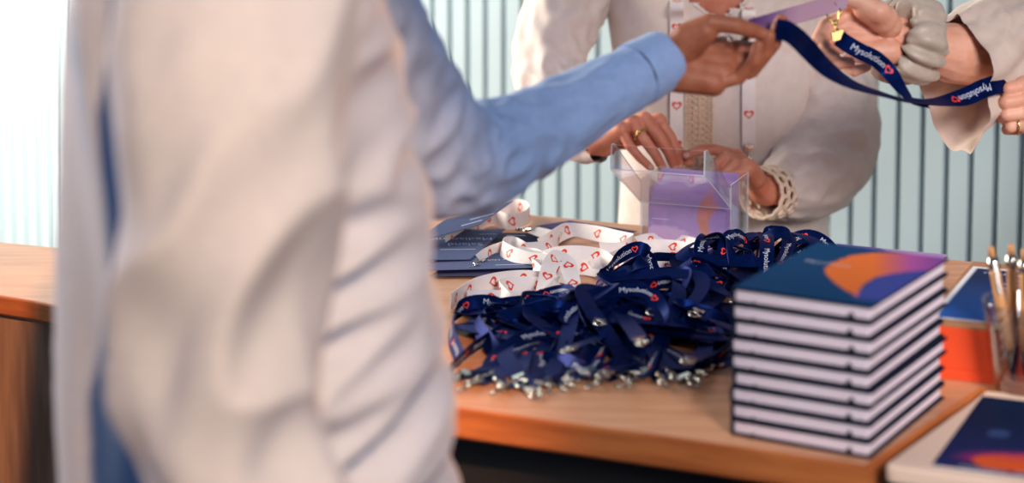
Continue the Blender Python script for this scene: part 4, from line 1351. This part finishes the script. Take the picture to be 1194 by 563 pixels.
# the white lanyard she wears
wl = empty('lanyard', V((P(835, 180, WY - .12).x, WY - .12, P(835, 180, WY - .12).z)), 'white heart lanyard worn round the neck over the white blouse', 'lanyard')
pts = []
lef = [(789, y) for y in range(182, -60, -20)]
rig = [(873, y) for y in range(-50, 186, 20)]
for px, py in lef:
    p = on_front(px, py, .006); pts.append([*p, 1, 0, 0])
nk = wf + V((0, .0, 1.40))
for a in (-1.2, -.5, .5, 1.2):
    pts.append([nk.x + .075 * math.sin(a), WY + .05 + .03 * math.cos(a), P(800, -100, WY).z + .045, .2, -.6, .7])
for px, py in rig:
    p = on_front(px, py, .006); pts.append([*p, 1, 0, 0])
for r_ in pts: r_[1] -= .002
HEART_D = ([(-y, x) for x, y in HEART_T[0]], HEART_T[1], 1)
HEART_U = ([(-x, y) for x, y in HEART_T[0]], HEART_T[1], 1)
ob_, pos, ws, ns = strap('strap', pts, .0205, WHITE_M, ([(heart_shape(.34), .0, .0145, 1, 0)], .06), wl, ground=False, smooth=6, start=.018, flip=.42)
for e in (False, True):
    p = pos[-1] if e else pos[0]
    clip_mesh(p + V((0, -.002, 0)), V((0, -.02, -1)), V((1, 0, 0)), V((0, -1, 0)), .9).build('clip', M['metal'], wl)

# ================================================================== the person at right
RF = V((-.75, -.6, 0)).normalized()
rf = V((1.06, 2.74, 0))
per = empty('person', rf, 'person in a beige blouse at right, only arms seen, handing over a purple card', 'person')
# right hand, palm to the viewer, thumb above
R_ = 2.50
mcpP = [J(990, 17, R_ + .012), J(984, 32, R_ + .010), J(990, 48, R_ + .004), J(1002, 61, R_ - .004)]
finP = [[J(962, 30, R_ - .004), J(951, 50, R_ - .018), J(947, 67, R_ - .022)],
        [J(959, 42, R_ - .010), J(961, 60, R_ - .030), J(973, 66, R_ - .036)],
        [J(968, 60, R_ - .016), J(976, 74, R_ - .034), J(991, 72, R_ - .036)],
        [J(984, 74, R_ - .018), J(996, 83, R_ - .032), J(1011, 78, R_ - .034)]]
thP = [J(1024, 14, R_ - .018), J(1002, 2, R_ - .014), J(982, -4, R_ - .010), J(962, -4, R_ - .004)]
wrP = J(1052, 47, 2.525)
caps = hand(wrP, mcpP, finP, thP, .0084, .0135, .0270)
caps += [(J(1030, 22, R_ - .006), .0185, J(1008, 10, R_ - .010), .0145), (J(1038, 60, R_), .0165, J(1012, 62, R_ - .002), .0145)]
caps += [(wrP, .0255, J(1112, 62, 2.56), .0385), (J(1112, 62, 2.56), .0385, J(1205, 70, 2.65), .043)]
hp_ = blob('hp', caps, [], .0016, 5, [M['skin_b']], None)
# left hand closed on the strap
G_ = 2.53
mcpG = [J(1196, 100, G_ - .006), J(1197, 115, G_ - .010), J(1197, 130, G_ - .010), J(1196, 144, G_ - .006)]
finG = [[J(1176, 104, G_ - .012), J(1170, 108, G_ + .010), J(1184, 110, G_ + .022)],
        [J(1173, 119, G_ - .016), J(1167, 122, G_ + .006), J(1182, 124, G_ + .020)],
        [J(1174, 134, G_ - .016), J(1169, 137, G_ + .006), J(1183, 138, G_ + .018)],
        [J(1178, 148, G_ - .012), J(1174, 151, G_ + .006), J(1187, 152, G_ + .016)]]
thG = [J(1215, 112, G_ + .022), J(1200, 100, G_ + .032), J(1186, 97, G_ + .030), J(1174, 100, G_ + .024)]
wrG = J(1262, 134, 2.56)
caps = hand(wrG, mcpG, finG, thG, .0086, .0135, .0235)
caps += [(wrG, .024, J(1400, 150, 2.62), .036)]
hg_ = blob('hg', caps, [], .0016, 5, [M['skin_b']], None)
rsh, lsh = V((.93, 2.80, 1.36)), V((1.20, 2.62, 1.36))
cc, ce = coarse(rf, rf + UP * .9, rf + UP * 1.2, rf + UP * 1.44, rf + UP * 1.59 + RF * .03, RF, [rsh, lsh])
el = J(1205, 70, 2.65); elG = J(1400, 150, 2.62)
cc += [(rsh, .046, el + V((.06, .03, -.01)), .038), (el + V((.06, .03, -.01)), .038, el, .036), (lsh, .046, elG + V((.10, .0, -.02)), .038), (elG + V((.10, 0, -.02)), .038, elG, .034)]
cm = blob('cp', cc, ce, .008, 5, [M['skin_b']], None)
join_meshes('body', [(cm, 0), (hp_, 0), (hg_, 0)], [M['skin_b']], per)
mb = MB()
nail(mb, finP[0][-1], finP[0][-2], (-.5, -.8, .0), .0066)
mb.build('fingernail', M['nail_red'], per)['label'] = 'red painted fingernail'
mb = MB()
rcx = V(finG[3][0]).lerp(V(mcpG[3]), .5)
mb.tube([rcx + V((.002 * math.cos(t), .0118 * math.cos(t), .0118 * math.sin(t))) for t in [2 * math.pi * k / 24 for k in range(24)]], .0014, 6, 0, True)
mb.build('ring', M['gold'], per)
# sleeves: wide cut ends
mb = MB()
def rg3(px, py, Y, av, bv): return (P(px, py, Y), V(av), V(bv))
rs_ = [rg3(1114, 90, 2.56, (.006, .0, -.070), (.030, -.060, .004)), rg3(1130, 80, 2.575, (.006, 0, -.067), (.024, -.064, .0)), rg3(1160, 58, 2.61, (.006, .0, -.066), (.024, -.064, .0)), rg3(1205, 40, 2.66, (.004, 0, -.062), (.022, -.062, 0)),
       (V((.78, 2.735, 1.315)), V((.0, .0, -.066)), V((.02, -.064, 0))), (V((.90, 2.79, 1.35)), V((.01, 0, -.075)), V((.02, -.07, 0)))]
def rf_(s, th, p):
    a = noise.noise(V((s * 13 + 2, math.cos(th) * 2.4, math.sin(th) * 2.4)))
    b = noise.noise(V((math.cos(th) * 3.4 + 9, math.sin(th) * 3.4, s * 3)))
    # the cut end hangs to a point below
    hang = .022 * max(0, math.cos(th)) ** 4 * max(0, 1 - s / .09)
    return .008 * (1 - abs(a) * 2.3) + .009 * b + hang
loft(rs_, 110, 90, rf_, mb)
slp = [(P(1330, 142, 2.585), (.06, .06)), (P(1400, 150, 2.62), (.062, .06)), (elG + V((.11, .02, .0)), .066), (V((1.2, 2.6, 1.25)), .068), (V((1.20, 2.63, 1.36)), .06)]
loft(path_rings(slp), 60, 60, folds(.006, 14, 1.6, 5), mb)
tr = []
sdv = V((RF.y, -RF.x, 0))
for z, a, b in ((.80, .20, .15), (.95, .185, .14), (1.1, .17, .13), (1.25, .18, .13), (1.36, .175, .12), (1.42, .11, .09), (1.45, .065, .065)):
    tr.append((rf + UP * z, sdv * a, RF * b))
loft(tr, 60, 80, folds(.006, 6, 2.4, 1.3), mb)
mb.build('blouse', M['linen'], per)
trousers(rf, rf + UP * .72, RF, per, M['trousers'])
shoes(rf, RF, per, M['shoe'])
hair(rf + UP * 1.59 + RF * .03, RF, per, M['hair_dark'], True)
# hair tie worn on the wrist
mb = MB()
sc_, sd_ = J(1059, 48, 2.532), (J(1112, 62, 2.56) - wrP).normalized()
a_ = sd_.cross(UP).normalized(); b_ = a_.cross(sd_)
vs = []; nu, nv = 120, 22
for i in range(nu):
    th = 2 * math.pi * i / nu
    for k in range(nv):
        ph = 2 * math.pi * k / nv
        gath = abs(math.sin(th * 4.5 + 1.4 * math.sin(th * 3 + 1) + .25 * math.sin(ph)))
        g2 = noise.noise(V((math.cos(th) * 4, math.sin(th) * 4, math.cos(ph))))
        rr = .0150 + .0085 * gath + .006 * g2
        R = .0405 + rr * math.cos(ph) * .80 + .003 * g2
        vs.append(sc_ + (a_ * math.cos(th) + b_ * math.sin(th)) * R + sd_ * (rr * (1.42 + .15 * g2) * math.sin(ph)))
fs = [(i * nv + k, ((i + 1) % nu) * nv + k, ((i + 1) % nu) * nv + (k + 1) % nv, i * nv + (k + 1) % nv) for i in range(nu) for k in range(nv)]
mb.add(vs, fs)
mb.build('scrunchie', M['scrunchie'], per)

# ------------------------------------------------------------------ what passes between the hands
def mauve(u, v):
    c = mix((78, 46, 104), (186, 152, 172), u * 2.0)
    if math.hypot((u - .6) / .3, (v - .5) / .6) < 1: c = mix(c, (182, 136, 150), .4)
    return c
A, B, D = J(866, 47, 2.268), J(1000, 6, 2.478), J(874, 14, 2.310)
B = A + (B - A).normalized() * .235
D = A + (D - A).normalized() * .036
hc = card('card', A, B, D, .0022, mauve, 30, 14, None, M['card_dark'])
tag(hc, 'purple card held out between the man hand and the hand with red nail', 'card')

hl_ = empty('lanyard', J(1060, 118, 2.42), 'navy lanyard stretched in the air between the three hands at upper right', 'lanyard')
arr = course([(905, 34, 2.27, (.1, .1, 1)), (917, 36, 2.275, (.1, .1, 1)), (930, 45, 2.29, (.35, .1, .85)), (943, 58, 2.31, (.45, .2, .75)), (965, 80, 2.335, (.3, .6, .5)), (995, 98, 2.36, (.2, .9, .12)), (1030, 110, 2.39, (.1, .97, .02)), (1062, 118, 2.42, (0, .98, .0)), (1095, 119, 2.45, (0, .9, .2)), (1125, 113, 2.475, (-.1, .6, .75)), (1150, 102, 2.495, (-.15, .25, .95)), (1170, 98, 2.515, (.1, .1, 1)), (1186, 107, 2.545, (.4, .1, .9)), (1200, 120, 2.56, (.5, .1, .8))])
strap('strap', arr, .0235, NAVY_M, (brand(.0092), .2), hl_, ground=False, start=.402, sides=(1, -1), flip=.1)
arr = course([(978, 44, 2.435, (.5, 0, .8)), (986, 50, 2.43, (.5, 0, .85)), (1003, 60, 2.43, (.4, .1, .85)), (1020, 68, 2.435, (.35, .1, .85)), (1034, 80, 2.44, (.7, .3, .5)), (1043, 92, 2.435, (.8, .5, .25)), (1052, 105, 2.43, (.6, .8, .1)), (1063, 117, 2.422, (.3, .9, .1)), (1080, 121, 2.43, (0, .9, .3))])
o2, pos, ws, ns = strap('strap', arr, .0200, NAVY_M, (brand(.0085), .075), hl_, ground=False, start=.018)
clip_mesh(pos[0], J(971, 15, 2.44) - J(978, 44, 2.435), V((1, 0, .3)), V((0, -1, 0)), 1.0).build('clip', M['gold'], hl_)
clip_mesh(J(871, 47, 2.266), V((-1, 0, .1)), V((0, 1, .3)), V((0, -.3, 1)), .7).build('clip', M['metal'], hl_)
# ------------------------------------------------------------------ light
def area(name, loc, target, size, power, col, sy=None, spread=180):
    l = bpy.data.lights.new(name, 'AREA'); l.energy = power; l.color = col; l.shape = 'RECTANGLE'
    l.size = size; l.spread = math.radians(spread); l.size_y = sy or size
    o = bpy.data.objects.new(name, l); COL.objects.link(o)
    o.location = loc
    o.rotation_euler = (V(target) - V(loc)).to_track_quat('-Z', 'Y').to_euler()
    return o
# daylight from the tall windows on the left, low warm sun from behind the photographer
area('window_daylight', (-2.35, 3.85, 1.75), (-.5, 4.2, 1.0), 1.4, 190, (1.0, .90, .77), 2.0)
area('front_fill', (1.25, -.3, 2.3), (.72, 2.25, .95), 1.2, 6.6, (1.0, .92, .92), 1.0, 32)  # added fill from the camera side, brightens table and notebooks; no real source
sp_ = bpy.data.lights.new('sunbeam', 'SPOT'); sp_.energy = 1200; sp_.color = (1.0, .50, .22)
sp_.spot_size = math.radians(12); sp_.spot_blend = .35; sp_.shadow_soft_size = .06
so = bpy.data.objects.new('sunbeam', sp_); COL.objects.link(so)
so.location = (.47, -1.25, 3.1)
so.rotation_euler = (P(238, 300, 1.55) - V(so.location)).to_track_quat('-Z', 'Y').to_euler()
wd = bpy.data.worlds.new('room_light'); S.world = wd; wd.use_nodes = True
wd.node_tree.nodes['Background'].inputs['Color'].default_value = (.40, .62, 1.0, 1)
wd.node_tree.nodes['Background'].inputs['Strength'].default_value = .19
S.view_settings.view_transform = 'Standard'
S.view_settings.look = 'None'
S.view_settings.exposure = 0.0
S.view_settings.gamma = 1.0
S.view_settings.use_curve_mapping = False
S.cycles.use_denoising = True
S.cycles.max_bounces = 10
S.cycles.transmission_bounces = 10
S.cycles.caustics_reflective = False
S.cycles.caustics_refractive = False
S.cycles.sample_clamp_indirect = 6
